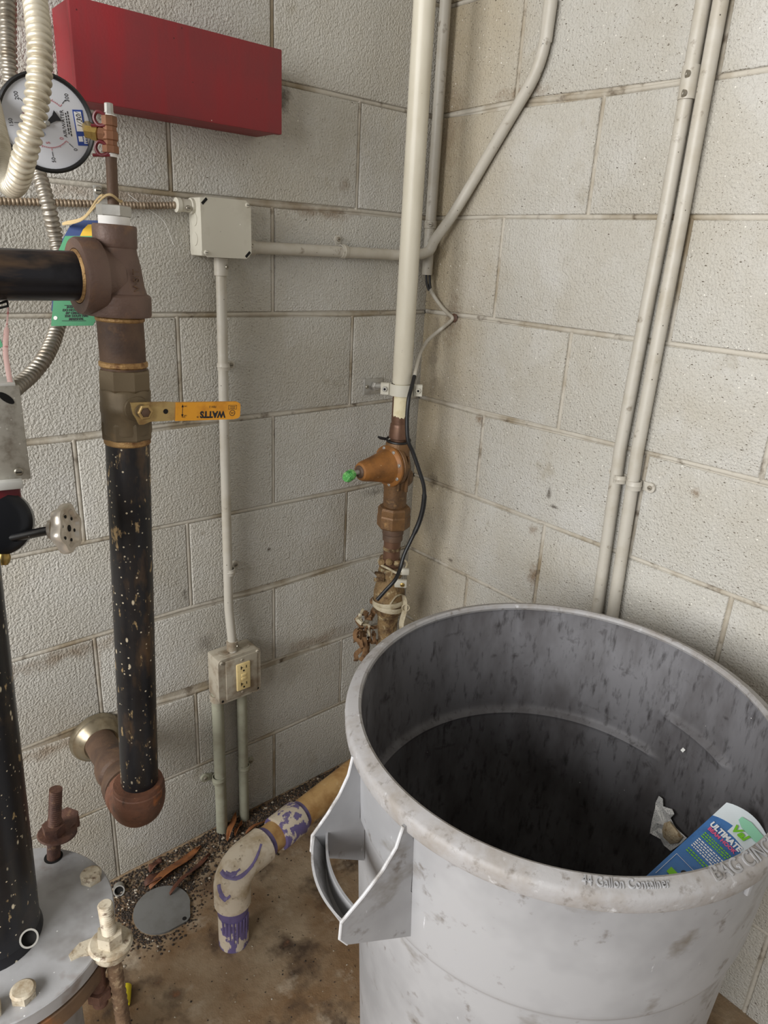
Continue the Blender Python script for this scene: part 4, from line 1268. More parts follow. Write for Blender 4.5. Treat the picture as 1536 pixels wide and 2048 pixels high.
t = thing('water_riser', 'beige painted water pipe in the corner ending in bronze fittings', 'pipe', WP(0.0))
part(MB().lathe([(0.0205, 1.075), (0.0212, 1.078), (0.0212, 3.24)], (WX, WY, 0), (0, 0, 1), 36), 'painted_pipe', 'pvcp', t)
part(MB().tube([WP(0.94), WP(1.08)], 0.0185, 32), 'bare_pipe', 'copper', t)
pl_ = MB()
rr2 = 0.0189
ang0 = -2.75
for k in range(2):
    pass
rg = []
zt = [1.003, 1.012, 1.03, 1.05, 1.075]
for z in zt:
    rg.append([WP(z + (random.uniform(-0.004, 0.003) if z < 1.01 else 0)) + V((math.cos(ang0 + a * 0.16), math.sin(ang0 + a * 0.16), 0)) * rr2 for a in range(-3, 11)])
pl_.rings(rg, False, False)
part(pl_, 'peeling_paint', 'peel', t)
part(MB().lathe([(0.0188, 0.950), (0.0225, 0.952), (0.0222, 0.962), (0.0208, 0.978), (0.0202, 0.984), (0.0188, 0.986)], (WX, WY, 0), (0, 0, 1), 32), 'upper_coupling', 'copper', t)
part(MB().tube([WP(0.735), WP(0.65), WP(0.60)], 0.0205, 32), 'copper_pipe', 'copper', t)
part(MB().lathe([(0.0205, 0.676), (0.0213, 0.677), (0.0213, 0.683), (0.0205, 0.684)], (WX, WY, 0), (0, 0, 1), 32), 'solder_band', 'crud', t)
part(MB().lathe([(0.0205, 0.700), (0.0238, 0.702), (0.0242, 0.712), (0.0235, 0.717), (0.0255, 0.719), (0.0262, 0.730), (0.0250, 0.738)], (WX, WY, 0), (0, 0, 1), 32), 'tail_piece', 'rustd', t)
# crusted lower body
part(MB().lathe([(0.018, 0.0), (0.0215, 0.02), (0.0215, 0.44), (0.0235, 0.45), (0.0255, 0.485), (0.0265, 0.50), (0.036, 0.512), (0.0385, 0.535), (0.0385, 0.565), (0.035, 0.582), (0.0255, 0.595), (0.0215, 0.607)], (WX, WY, 0), (0, 0, 1), 32), 'crusted_fitting', 'crud', t)
for zc, rr_, tw in ((0.540, 0.0395, 0.004), (0.530, 0.0392, -0.005)):
    part(MB().tube([WP(zc) + V((math.cos(a) * rr_, math.sin(a) * rr_, tw * math.cos(a * 1.0 + 1))) for a in [2 * PI * k / 32 for k in range(32)]], 0.0065, 6, closed=True, flat=0.18, up=(0, 0, 1)), 'wrapped_tape', 'tape', t)
lp0 = WP(0.545)
fr = (CC - lp0)
fr.z = 0
fr.normalize()
sr = V((0, 0, 1)).cross(fr)          # screen right at the riser
part(MB().tube(smoothpath([lp0 + fr * 0.040 + sr * 0.004 + V((0, 0, 0.006)), lp0 + fr * 0.036 + sr * 0.018 + V((0, 0, 0.026)), lp0 + fr * 0.026 + sr * 0.034 + V((0, 0, 0.022)), lp0 + fr * 0.026 + sr * 0.040 + V((0, 0, -0.01)), lp0 + fr * 0.028 + sr * 0.034 + V((0, 0, -0.055)), lp0 + fr * 0.03 + sr * 0.040 + V((0, 0, -0.085))], 6), 0.008, 6, flat=0.15, up=fr), 'tape_tail', 'tape', t)
part(MB().tube([lp0 + fr * 0.03 + sr * 0.042 + V((math.cos(a) * 0.0, 0, 0)) + sr * math.cos(a) * 0.009 + V((0, 0, math.sin(a) * 0.009 - 0.008)) for a in [2 * PI * k / 20 for k in range(20)]], 0.0016, 6, closed=True), 'tape_curl', 'tape', t)

# ---- pressure regulator
pv = thing('pressure_regulator', 'bronze pressure regulator with an ochre bell bonnet pointing left', 'valve', WP(0.78))
bodyp_ = MB().lathe([(0.0225, 0.944), (0.0275, 0.942), (0.0290, 0.934), (0.0270, 0.918), (0.0285, 0.905), (0.0330, 0.885), (0.0335, 0.865), (0.0300, 0.845), (0.0270, 0.825), (0.0275, 0.800), (0.0265, 0.788)], (WX, WY, 0), (0, 0, 1), 36)
part(bodyp_, 'body', 'prv', pv)
# side chamber and ribs on the right of the body
part(MB().lathe([(0.022, 0), (0.026, 0.016), (0.024, 0.030), (0.014, 0.040), (0.004, 0.043)], WP(0.868), (0.75, -0.3, -0.55), 28), 'strainer_boss', 'prv', pv)
for k, (aa, zz0, zz1) in enumerate(((0.10, 0.83, 0.915), (-0.55, 0.835, 0.90))):
    dd = V((math.cos(aa - PI / 2), math.sin(aa - PI / 2), 0))
    part(MB().box(WP((zz0 + zz1) / 2) + dd * 0.031, (0.006, 0.012, zz1 - zz0), (V((0, 0, 1)).cross(dd), dd, V((0, 0, 1))), 0.002), 'rib', 'prv', pv)
part(MB().tube([WP(0.947) + V((math.cos(a), math.sin(a), 0.10 * math.sin(a + 0.6))) * 0.0265 for a in [2 * PI * k / 28 for k in range(28)]], 0.0028, 8, closed=True), 'black_gasket', 'black', pv)
part(MB().tube([WP(0.947) + sr * -0.026, WP(0.950) + sr * -0.040 + fr * 0.006, WP(0.953) + sr * -0.047 + fr * 0.006], [0.003, 0.0035, 0.002], 8), 'gasket_tail', 'black', pv)
bz_ = 0.889
BO = WP(bz_)
bax = V((-1, -0.03, 0.0)).normalized()
part(MB().lathe([(0.030, 0.006), (0.046, 0.008), (0.048, 0.010), (0.048, 0.018), (0.046, 0.020), (0.030, 0.020)], BO, bax, 48), 'diaphragm_flange', 'prv', pv)
part(MB().lathe([(0.030, 0.0215), (0.0465, 0.0215), (0.048, 0.023), (0.048, 0.028), (0.0455, 0.031), (0.040, 0.034), (0.0365, 0.042), (0.032, 0.058), (0.0275, 0.078), (0.0245, 0.094), (0.0225, 0.104), (0.0195, 0.110), (0.014, 0.112), (0.012, 0.108), (0.0, 0.108)], BO, bax, 48), 'bonnet', 'bonnet', pv)
bu, bw, _ = frame(bax)
for k in range(8):
    a = 2 * PI * (k + 0.35) / 8
    p = BO + bax * 0.029 + (bu * math.cos(a) + bw * math.sin(a)) * 0.0415
    part(MB().lathe([(0.0048, 0), (0.0048, 0.004), (0.0038, 0.005)], p, bax, 6), 'bonnet_screw', 'steel', pv, 15)
part(MB().lathe([(0.012, 0.107), (0.0145, 0.109), (0.0145, 0.113), (0.011, 0.116), (0.0045, 0.116)], BO, bax, 20), 'lock_nut', 'rustd', pv)
part(MB().tube([BO + bax * 0.110, BO + bax * 0.140], 0.0055, 14), 'adjusting_screw', 'steel', pv)
part(MB().lathe([(0.006, 0), (0.0105, 0.002), (0.0125, 0.010), (0.012, 0.022), (0.008, 0.028)], BO + bax * 0.130, bax + V((0, -0.2, -0.25)), 10), 'green_cap', 'greencap', pv)
part(MB().lathe([(0.026, 0.735), (0.0375, 0.736), (0.0395, 0.739), (0.0395, 0.764), (0.038, 0.768), (0.0385, 0.770), (0.0385, 0.782), (0.0355, 0.787), (0.026, 0.789)], (WX, WY, 0), (0, 0, 1), 8), 'union_nut', 'prv', pv, 15)

# ---- clamp holding the riser to the left wall
cl = thing('pipe_clamp', 'pale split-ring pipe clamp on a wall plate holding the beige pipe', 'clamp', WP(1.05))
wp = LW(744, 772, 0.0)
part(MB().box((wp.x + 0.002, -0.002, wp.z), (0.056, 0.004, 0.036), None, 0.0008), 'wall_plate', 'steel', cl)
screw(cl, (wp.x - 0.018, -0.004, wp.z), (0, -1, 0), 0.0045, 0.003)
screw(cl, (wp.x + 0.022, -0.004, wp.z), (0, -1, 0), 0.0045, 0.003)
CZ = 1.062
part(MB().tube([(-0.150, -0.003, wp.z), (-0.150, -0.050, CZ)], 0.0058, 14), 'rod', 'steel', cl)
part(MB().lathe([(0.009, 0), (0.011, 0.002), (0.011, 0.008), (0.009, 0.010)], (-0.150, -0.006, wp.z), (0, -1, 0.1), 6), 'rod_nut', 'steel', cl, 15)
cu_ = sr.copy()
cn_ = fr.copy()


def halfclamp(sgn, m):
    """half ring with two ears, front half when sgn is 1"""
    pts = []
    for k in range(13):
        a = PI * k / 12
        pts.append((-math.cos(a) * 0.0225, sgn * (0.002 + math.sin(a) * 0.0215)))
    pts = [(-0.046, sgn * 0.002), (-0.028, sgn * 0.002)] + pts + [(0.028, sgn * 0.002), (0.046, sgn * 0.002)]
    inner = pts
    outer = []
    for k, (a, b) in enumerate(pts):
        if abs(a) > 0.0226:
            outer.append((a, b + sgn * 0.004))
        else:
            q = V((a, b, 0)).normalized()
            outer.append((a + q.x * 0.004, b + q.y * 0.004))
    poly_ = inner + outer[::-1]
    mbx = MB()
    o = WP(CZ - 0.0125)
    n_ = len(inner)
    base = len(mbx.v)
    for z in (0, 0.025):
        for a, b in inner:
            mbx.v.append(tuple(o + cu_ * a + cn_ * b + V((0, 0, z))))
        for a, b in outer:
            mbx.v.append(tuple(o + cu_ * a + cn_ * b + V((0, 0, z))))
    for k in range(n_ - 1):
        i0, i1, o0, o1 = k, k + 1, n_ + k, n_ + k + 1
        h = 2 * n_
        for q in ((i0, i1, o1, o0), (h + i1, h + i0, h + o0, h + o1), (i1, i0, h + i0, h + i1), (o0, o1, h + o1, h + o0)):
            mbx.face([base + j for j in q])
    h = 2 * n_
    mbx.face([base + j for j in (0, n_, h + n_, h)])
    mbx.face([base + j for j in (n_ - 1, h + n_ - 1, h + 2 * n_ - 1, 2 * n_ - 1)])
    part(mbx, 'clamp_half', m, cl, 25)


halfclamp(1, 'boxp')
halfclamp(-1, 'boxp')
for s in (-1, 1):
    p = WP(CZ) + cu_ * (s * 0.037)
    part(MB().lathe([(0.0062, 0), (0.0062, 0.004), (0.005, 0.005)], p + cn_ * 0.006, cn_, 6), 'clamp_bolt', 'steel' if s < 0 else 'boxp', cl, 15)
    part(MB().lathe([(0.0026, 0), (0.0026, 0.0006)], p + cn_ * 0.011, cn_, 12), 'bolt_socket', 'hole', cl)
# ---- bonding clamp below
gz = 0.618
gc = thing('ground_clamp', 'corroded bonding clamp with pale ear under the regulator', 'clamp', WP(gz))
part(MB().lathe([(0.0208, -0.012), (0.029, -0.010), (0.031, 0.0), (0.029, 0.012), (0.0208, 0.014)], WP(gz), (0.05, 0, 1), 24), 'clamp_body', 'crud', gc)
part(MB().box(WP(gz - 0.016) + sr * 0.026 + fr * 0.030, (0.030, 0.012, 0.020), (sr, fr, V((0, 0, 1))), 0.003), 'clamp_ear', 'boxp', gc)
screw(gc, WP(gz - 0.017) + sr * 0.030 + fr * 0.0362, fr, 0.0055, 0.003, 'brass')
part(MB().box(WP(gz + 0.012) + sr * 0.034 + fr * 0.022, (0.022, 0.012, 0.016), (sr, fr, V((0, 0, 1))), 0.003), 'clamp_ear', 'boxp', gc)
part(MB().box(WP(gz - 0.006) - sr * 0.026 + fr * 0.022, (0.026, 0.016, 0.024), (sr, fr, V((0, 0, 1))), 0.004), 'clamp_lug', 'crud', gc)
part(MB().tube([WP(gz - 0.004) - sr * 0.034 + fr * 0.028, WP(gz + 0.014) - sr * 0.052 + fr * 0.030], 0.0038, 12), 'clamp_screw', 'steel', gc)
part(MB().tube(smoothpath([WP(gz + 0.022) - sr * 0.026 + fr * 0.010, WP(gz + 0.020) - sr * 0.006 + fr * 0.028, WP(gz + 0.010) + sr * 0.018 + fr * 0.030, WP(gz + 0.014) + sr * 0.034 + fr * 0.016, WP(gz + 0.028) + sr * 0.036, WP(gz + 0.028) - fr * 0.02, WP(gz + 0.026) - sr * 0.028 - fr * 0.01], 6, True), 0.003, 8, closed=True), 'putty_cord', 'tape', gc)
for k in range(7):
    a = k * 0.9
    q = WP(gz + 0.026 + 0.004 * (k % 3)) + (sr * math.cos(a) + fr * math.sin(a)) * 0.024
    part(MB().lathe([(0.003, -0.006), (0.008, -0.003), (0.009, 0.003), (0.004, 0.007)], q, (math.cos(k), math.sin(k * 2), 0.6), 8), 'putty', 'crud', gc)

# ---- dried fibre clump beside the riser
fc = thing('fibre_clump', 'dry brown fibre and tape tangle caught beside the crusted pipe', 'debris', WP(0.43) - sr * 0.05)
for k in range(30):
    p0 = WP(random.uniform(0.40, 0.52)) - sr * random.uniform(0.03, 0.075) + fr * random.uniform(-0.02, 0.02)
    pts = [p0]
    for q in range(4):
        pts.append(pts[-1] + V((random.uniform(-0.012, 0.012), random.uniform(-0.012, 0.012), random.uniform(-0.022, 0.010))))
    part(MB().tube(smoothpath(pts, 4), random.uniform(0.003, 0.0075), 6, flat=0.25), 'strand', 'tape' if k % 9 == 0 else 'fibre', fc)

# ---- corner conduit with cut end
t = thing('cut_conduit', 'conduit in the corner behind the beige pipe ending in cut wires', 'conduit', (-0.026, -0.026, 1.30))
part(MB().lathe([(0.0098, 1.302), (0.0118, 1.302), (0.0118, 3.24), (0.0098, 3.24)], (-0.0265, -0.0265, 0), (0, 0, 1), 24, closed=True, cap=False), 'tube', 'grayp', t)
part(MB().lathe([(0.0098, 1.312), (0.0098, 1.313)], (-0.0265, -0.0265, 0), (0, 0, 1), 20), 'bore', 'hole', t)
part(MB().lathe([(0.0119, 1.40), (0.0135, 1.401), (0.0135, 1.416), (0.0119, 1.417)], (-0.0265, -0.0265, 0), (0, 0, 1), 24), 'strap_band', 'grayp', t)
screw(t, (-0.037, -0.037, 1.408), (-1, -1, 0), 0.005, 0.003, 'grayp')
wires = [[(-0.030, -0.026, 1.33), (-0.028, -0.028, 1.29), (-0.024, -0.034, 1.268)], [(-0.022, -0.028, 1.33), (-0.021, -0.031, 1.29), (-0.020, -0.036, 1.266)]]
for w_ in wires:
    part(MB().tube(smoothpath(w_, 6), 0.0030, 10), 'wire', 'black', t)
# cable from the cut end to the wall spot and down along the regulator
anch = RW(905, 636, 0.008)
cb = thing('ground_cable', 'cable sagging from the corner, grey above and black beside the regulator', 'cable', anch)
gp_ = smoothpath([V((-0.022, -0.035, 1.272)), RW(868, 592, 0.012), RW(882, 612, 0.010), RW(896, 627, 0.009), anch, RW(898, 645, 0.010), RW(880, 660, 0.014), ZD(855, 682, 1.60), ZD(840, 708, 1.57), ZD(832, 738, 1.545), ZD(829, 755, 1.535)], 6)
part(MB().tube(gp_, 0.0042, 10), 'painted_length', 'grayp', cb)
bp_ = smoothpath([ZD(829, 752, 1.535), ZD(823, 775, 1.525), ZD(817, 800, 1.52), ZD(814, 840, 1.53), ZD(816, 880, 1.54), ZD(826, 905, 1.55), ZD(838, 940, 1.56), ZD(848, 975, 1.57), ZD(847, 1010, 1.585), ZD(838, 1045, 1.60), ZD(822, 1080, 1.61), ZD(808, 1110, 1.615), ZD(800, 1138, 1.615), ZD(790, 1160, 1.60), ZD(772, 1180, 1.60), ZD(754, 1200, 1.60)], 6)
part(MB().tube(bp_, [0.0058 if 44 < k < 58 else 0.0045 for k in range(len(bp_))], 10), 'black_length', 'black', cb)
part(MB().lathe([(0.009, 0), (0.010, 0.003), (0.006, 0.006)], anch + V((0.008, 0, 0)), (-1, 0, 0), 12), 'wall_anchor', 'rust', cb)

# ================================================================== RIGHT WALL CONDUITS
for (pts_, lab, name) in (([(1407, 0), (1330, 430), (1285, 660), (1240, 900), (1195, 1215)], 'tall grey conduit on the right wall, left one of the pair, with a set-screw coupling', 'wall_conduit'),
                          ([(1442, 0), (1364, 430), (1320, 660), (1275, 900), (1226, 1225)], 'tall grey conduit on the right wall, right one of the pair, without a coupling', 'wall_conduit')):
    P = [RW(x, y, 0.016) for x, y in pts_]
    ax_ = [P[0] + (P[0] - P[-1]).normalized() * 0.0 + V((0, -0.0, 3.24 - P[0].z))] + P + [V((P[-1].x, P[-1].y - 0.002, 0.0))]
    t = thing(name, lab, 'conduit', V((P[-1].x, P[-1].y, 0)), 'pair of conduits on the right wall')
    part(MB().tube(ax_, 0.0117, 24), 'tube', 'grayp', t)
    if 'left one' in lab:
        a, b = RW(1384, 132, 0.016), RW(1373, 200, 0.016)
        cpl = part(MB().tube([a, b], 0.0140, 24), 'coupling', 'grayp', t)
        mid = (a + b) / 2
        for q, (x, y) in enumerate(((1377, 148), (1370, 187))):
            p = RW(x, y, 0.0275)
            part(MB().lathe([(0.0055, 0), (0.0055, 0.004), (0.002, 0.0045), (0.002, 0.002)], p, (-0.9, 0.5, 0), 16), 'set_screw', 'screw', cpl)
straps(RW(1240, 957, 0.016), (0, 0.03, 1), 0.0117, (0, 1, 0.25), 'grayp', 'strap on the left conduit of the right wall pair, ear to the left', 0, 0.015)
straps(RW(1268, 970, 0.016), (0, 0.03, 1), 0.0117, (0, -1, 0.0), 'grayp', 'strap on the right conduit of the right wall pair, ear to the right', 0, 0.017, earlen=0.020)

# ================================================================== GREY CAN
KC = V((-0.468, -0.819, 0))


def oval(th):
    return 1 + (0.0053 * math.cos(2 * th) + 0.0047 * math.sin(2 * th)) / 0.2972


HA = math.radians(170)            # handle axis


def sstep(x):
    x = min(1.0, max(0.0, x))
    return x * x * (3 - 2 * x)


def handlew(th):
    """1 inside the two handle sectors, where the ledge sits higher"""
    w = 0.0
    for c0 in (HA - math.radians(3), HA - math.radians(6) + PI):
        d = math.degrees((th - c0 + PI) % (2 * PI) - PI)
        w = max(w, sstep((16 - d) / 7) * sstep((d + 16) / 2.5))
    return w


def ledge(z, th, bead=0.0):
    w = handlew(th)

    def S1(z0):
        return 0.0065 * sstep((z - z0 + 0.006) / 0.012) + bead * max(0.0, 1 - abs(z - z0 + 0.006) / 0.006)
    return (1 - w) * S1(0.580) + w * S1(0.660)


can = thing('trash_can', 'large round grey plastic trash can standing open in front of the corner', 'trash can', KC)
NT = 180
ths = [2 * PI * k / NT for k in range(NT)]


def canp(th, r, z):
    r *= oval(th)
    return V((KC.x + math.cos(th) * r, KC.y + math.sin(th) * r, z))


def wallr(z):
    return 0.246 + (0.281 - 0.246) * z / 0.75


ROWZ = [0.0, 0.02, 0.2, 0.4, 0.566, 0.571, 0.574, 0.577, 0.580, 0.583, 0.587, 0.592, 0.62, 0.646, 0.651, 0.654, 0.657, 0.660, 0.663, 0.667, 0.672, 0.72, 0.765]
rg = [[canp(th, 0.22, 0.0) for th in ths]] + [[canp(th, wallr(z) + ledge(z, th) - (0.006 if z == 0 else 0), z) for th in ths] for z in ROWZ]
part(MB().rings(rg, True, False), 'outer_wall', 'can', can, 60)
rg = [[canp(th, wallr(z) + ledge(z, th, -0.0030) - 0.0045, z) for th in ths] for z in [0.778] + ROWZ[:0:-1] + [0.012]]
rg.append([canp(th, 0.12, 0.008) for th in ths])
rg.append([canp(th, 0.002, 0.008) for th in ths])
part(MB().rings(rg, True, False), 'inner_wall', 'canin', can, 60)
prof = [(0.2785, 0.776), (0.2762, 0.7805), (0.2772, 0.7845), (0.2805, 0.7862), (0.2935, 0.7815), (0.2968, 0.7785), (0.2980, 0.774), (0.2972, 0.761), (0.2960, 0.758), (0.2930, 0.7572), (0.2895, 0.758), (0.286, 0.762)]
part(MB().rings([[canp(th, r, z) for th in ths] for r, z in prof], True, False), 'rim', 'canrim', can, 40)
# embossed lettering along the rim


def rimtext(s, size, th0, name='embossed_lettering', ws=1.0):
    def bend(x, y, z):
        r = 0.2868 - y
        th = th0 + x / 0.2868
        zz = 0.7862 - (r - 0.2805) / 0.013 * 0.0047 + 0.0004 + z
        return canp(th, r, zz)
    text(s, size, (0, 0, 0), (1, 0, 0), (0, 1, 0), 'can', can, name, 0.0013, bend=bend, wscale=ws)


rimtext('44 Gallon Container', 0.0118, math.radians(-132.0), ws=0.86)
rimtext('BAG CINCH', 0.0195, math.radians(-103.5))
# left handle: two side plates and a U-shaped grip, the right one is its mirror
for hs, ha in ((1, HA), (-1, HA + PI)):
    a = V((math.cos(ha), math.sin(ha), 0))
    tt = V((-a.y, a.x, 0))
    ho = None
    LAT = {1: 0.0736, -1: -0.052}

    def HP(p, v_, z, push=0.0):
        """p radial, v_ from -1 (far plate) to 1 (near plate)"""
        lat = -0.052 + (v_ + 1) / 2 * 0.1256 - push * v_
        rad = p + (0.006 if hs < 0 else 0.0) + 0.011 * v_ * min(1.0, max(0.0, (p - 0.285) / 0.07))
        return KC + a * rad + tt * lat + V((0, 0, z))
    prof2 = [(0.2715, 0.594), (0.350, 0.632), (0.3585, 0.645), (0.3575, 0.668), (0.335, 0.692), (0.316, 0.716), (0.302, 0.742), (0.296, 0.768), (0.2885, 0.768), (0.2825, 0.736), (0.2815, 0.668), (0.2740, 0.656)]
    # grip: outer and inner curved walls joined at the bottom
    def gripwall(r0, bulge, zt, zb, th, m, nm, lean=0.0):
        rows = []
        N_ = 16
        for k in range(N_ + 1):
            v_ = -1 + 2 * k / N_
            base = HP(r0, v_, 0.0, 0.003) + a * (bulge * (1 - v_ * v_))
            rows.append([base - a * lean + V((0, 0, zb)), base + V((0, 0, zt)), base - a * th + V((0, 0, zt)), base - a * (th + lean) + V((0, 0, zb))])
        return part(MB().rings(rows), nm, m, ho if ho else can, 30)
    ho = gripwall(0.3395, 0.013, 0.634, 0.630, 0.008, 'can', 'handle')
    for s in (-1, 1):
        mbp = MB()
        np_ = len(prof2)
        mbp.v = [tuple(HP(p, s, q)) for p, q in prof2] + [tuple(HP(p, s, q, 0.0035)) for p, q in prof2]
        mbp.face(list(range(np_)))
        mbp.face([np_ + k for k in reversed(range(np_))])
        for k in range(np_):
            mbp.face([(k + 1) % np_, k, np_ + k, np_ + (k + 1) % np_])
        part(mbp, 'handle_plate', 'can', ho, 0)
        part(MB().tube([HP(p, s, q, 0.0016) for p, q in prof2[1:8]], 0.0021, 8), 'worn_edge', 'canedge', ho)
    gripwall(0.3575, 0.014, 0.668, 0.632, 0.003, 'canedge', 'grip_outer', 0.018)
    gripwall(0.337, 0.013, 0.666, 0.632, 0.003, 'can', 'grip_inner', 0.002)
# clip lug under the rim at the front right
la = V((math.cos(math.radians(-101)), math.sin(math.radians(-101)), 0))
part(MB().box(canp(math.radians(-101), 0.2885, 0.742), (0.006, 0.008, 0.018), (la, V((0, 0, 1)).cross(la), V((0, 0, 1))), 0.002), 'cinch_lug', 'can', can)

# ---- pouch leaning in the can
p_tl, p_tr, p_bl, p_br = ZD(1452, 1606, 0.940), ZD(1552, 1697, 0.890), ZD(1286, 1758, 0.900), ZD(1392, 1856, 0.850)
pu = (p_tr - p_tl)
PW = pu.length
pvv = (p_tl - p_bl)
PH = pvv.length
pvv.normalize()
pu = (pu - pvv * pu.dot(pvv)).normalized()
pn = pu.cross(pvv).normalized()
if pn.dot(CC - p_tl) < 0:
    pn = -pn
PO = p_tl


def PP(a, b, h=0.0):
    """a across 0..1 from the left edge, b down from the top in units of width"""
    return PO + pu * (a * PW) - pvv * (b * PW) + pn * h


po = thing('pouch', 'blue and white foil pouch with green lettering leaning inside the trash can', 'package', PP(0.5, 2.2))
mb = MB()
NU, NV = 12, 30
LENB = 2.2
rgs = []


def bul(a, b):
    return 0.010 * (math.sin(PI * min(1, max(0, a)))) ** 0.7 * min(1.0, max(0, (b - 0.05) / 0.6))


def topcut(a):
    return -0.16 * math.sin(PI * min(1, a * 1.15 + 0.02)) ** 0.8 if a < 0.85 else -0.02


front, back = [], []
for j in range(NV + 1):
    rf, rb2 = [], []
    for i in range(NU + 1):
        a = i / NU
        b = topcut(a) + (LENB - topcut(a)) * j / NV
        rf.append(PP(a, b, 0.3 * bul(a, b)))
        rb2.append(PP(a, b, -bul(a, b) - 0.0006))
    front.append(rf)
    back.append(rb2)
base = 0
for g_ in (front, back):
    b0 = len(mb.v)
    for r_ in g_:
        mb.v += [tuple(p) for p in r_]
    for j in range(NV):
        for i in range(NU):
            bb = (j + 0.5) / NV * LENB
            aa = (i + 0.5) / NU
            m_ = 1 if bb < 0.42 + 0.16 * aa * aa + (0.05 if aa > 0.3 else -0.06) else 0
            mb.face([b0 + j * (NU + 1) + i, b0 + j * (NU + 1) + i + 1, b0 + (j + 1) * (NU + 1) + i + 1, b0 + (j + 1) * (NU + 1) + i], m_)
film = mb.build('film', ['bagb', 'bagw'], po, 40)


def ptext(s, size, a, b, m, bold=0.0, ws=1.0, align='LEFT', shear=0.0, h=0.0036):
    text(s, size, PP(a, b, h), pu, pvv, m, po, 'print', 0.0001, align, wscale=ws, bold=bold, shear=shear)


ptext('Val', 0.0140, 0.34, 0.27, 'printg', 0.0006, 1.15, shear=0.2)
ptext('ULTIMATE', 0.0103, 0.08, 0.50, 'printw', 0.0005, 0.92, shear=0.1)
ptext('BEAM HOOK', 0.0068, 0.11, 0.60, 'printp', 0.0003, 1.0)
for b0_, nl, dy, m_ in ((0.71, 3, 0.045, 'printg'), (0.87, 5, 0.045, 'printw'), (1.13, 2, 0.05, 'printg')):
    lm = MB()
    for k in range(nl):
        q = 0.12
        while q < 0.62:
            wl = random.uniform(0.02, 0.06)
            lm.box(PP(q + wl / 2, b0_ + k * dy, 0.0036), (wl * PW, 0.0017, 0.0002), (pu, pvv, pn))
            q += wl + 0.014
    part(lm, 'print', m_, po, 0)
pbx = MB()
for a_, b_, w_, h_ in ((0.30, 1.36, 0.46, 0.006), (0.07, 1.62, 0.006, 0.52), (0.53, 1.62, 0.006, 0.52)):
    pbx.box(PP(a_, b_, 0.0036), (w_ * PW, h_ * PW, 0.0002), (pu, pvv, pn))
part(pbx, 'print', 'printw', po, 0)
part(MB().prism([(0, 0), (0.012, 0.003), (0.020, -0.002), (0.026, 0.005), (0.020, 0.012), (0.006, 0.008)], PP(0.62, 1.5, 0.0036), pu, pvv, pn * 0.0002), 'print', 'printy', po, 0)
part(MB().prism(circ(0.004, 14), PP(0.36, 1.52, 0.0036), pu, pvv, pn * 0.0002), 'print', 'printk', po, 0)
part(MB().prism([(0, 0), (0.012, 0), (0.012, 0.009), (0, 0.009)], PP(0.16, 1.72, 0.0036), pu, pvv, pn * 0.0002), 'print', 'printg', po, 0)
# translucent green window strip near the top
M['greenfilm'] = mat('pale_green_film', srgb(150, 214, 182), 0.3)
part(MB().prism([(-0.020, 0.006), (-0.008, 0.009), (0.010, 0.006), (0.024, 0.003), (0.026, -0.005), (0.008, -0.007), (-0.012, -0.005), (-0.020, 0.0)], PP(0.60, 0.09, 0.0016), pu, pvv, pn * 0.0014), 'hook_shape', 'greenfilm', po, 0)

# ---- torn wrapper stuck inside the can
wo_ = thing('torn_wrapper', 'crumpled torn printed wrapper with crumbs on the inner wall of the can', 'paper', ZD(1340, 1690, 1.15))


def onin(px, py, lift=0.006):
    """point on the inner wall of the can seen at that pixel"""
    v = ray(px, py)
    lo, hi = 0.9, 1.6
    best = None
    for k in range(400):
        d = 0.85 + k * 0.002
        p = CC + v * d
        r = math.hypot(p.x - KC.x, p.y - KC.y)
        th = math.atan2(p.y - KC.y, p.x - KC.x)
        rin = (wallr(p.z) - 0.0045 - lift) * oval(th)
        if r < rin:
            best = p
        elif best is not None:
            return best
    return best


outl = [(1312, 1604), (1318, 1592), (1326, 1598), (1322, 1612), (1344, 1618), (1349, 1628), (1340, 1636), (1352, 1656), (1374, 1676), (1362, 1688), (1342, 1702), (1328, 1690), (1322, 1678), (1300, 1666), (1304, 1642), (1310, 1616)]
cen = (1328, 1650)
mb = MB()
ringsP = []
for f_ in (1.0, 0.66, 0.33):
    ringsP.append([onin(cen[0] + (x - cen[0]) * f_, cen[1] + (y - cen[1]) * f_, 0.006 + random.uniform(0, 0.007)) for x, y in outl])
b0 = 0
for r_ in ringsP:
    mb.v += [tuple(p) for p in r_]
n = len(outl)
mb.v.append(tuple(onin(cen[0], cen[1], 0.012)))
for q in range(2):
    for j in range(n):
        j2 = (j + 1) % n
        mb.face([q * n + j, q * n + j2, (q + 1) * n + j2, (q + 1) * n + j])
for j in range(n):
    mb.face([2 * n + j, 2 * n + (j + 1) % n, 3 * n])
sheet = mb.build('sheet', 'paper', wo_, 0)
sd = sheet.modifiers.new('thickness', 'SOLIDIFY')
sd.thickness = 0.0008
cr = MB()
outc = [(1328, 1646), (1340, 1642), (1352, 1656), (1366, 1674), (1356, 1686), (1340, 1688), (1326, 1674), (1324, 1660)]
cc_ = (1342, 1664)
for f_, lf in ((1.0, 0.014), (0.8, 0.019), (0.4, 0.022)):
    cr.v += [tuple(onin(cc_[0] + (x - cc_[0]) * f_, cc_[1] + (y - cc_[1]) * f_, lf)) for x, y in outc]
n = len(outc)
for q in range(2):
    for j in range(n):
        j2 = (j + 1) % n
        cr.face([q * n + j, q * n + j2, (q + 1) * n + j2, (q + 1) * n + j])
cr.face([2 * n + j for j in range(n)])
part(cr, 'crumbs', 'crumb', wo_, 60)
o = MB().box(onin(1366, 1500, 0.003), (0.005, 0.002, 0.007), (V((0, 0.9, 0.4)).normalized(), V((1, 0, 0)), V((0, -0.4, 0.9)).normalized()), 0.0005).build('paper_scrap', 'white', None, 0)
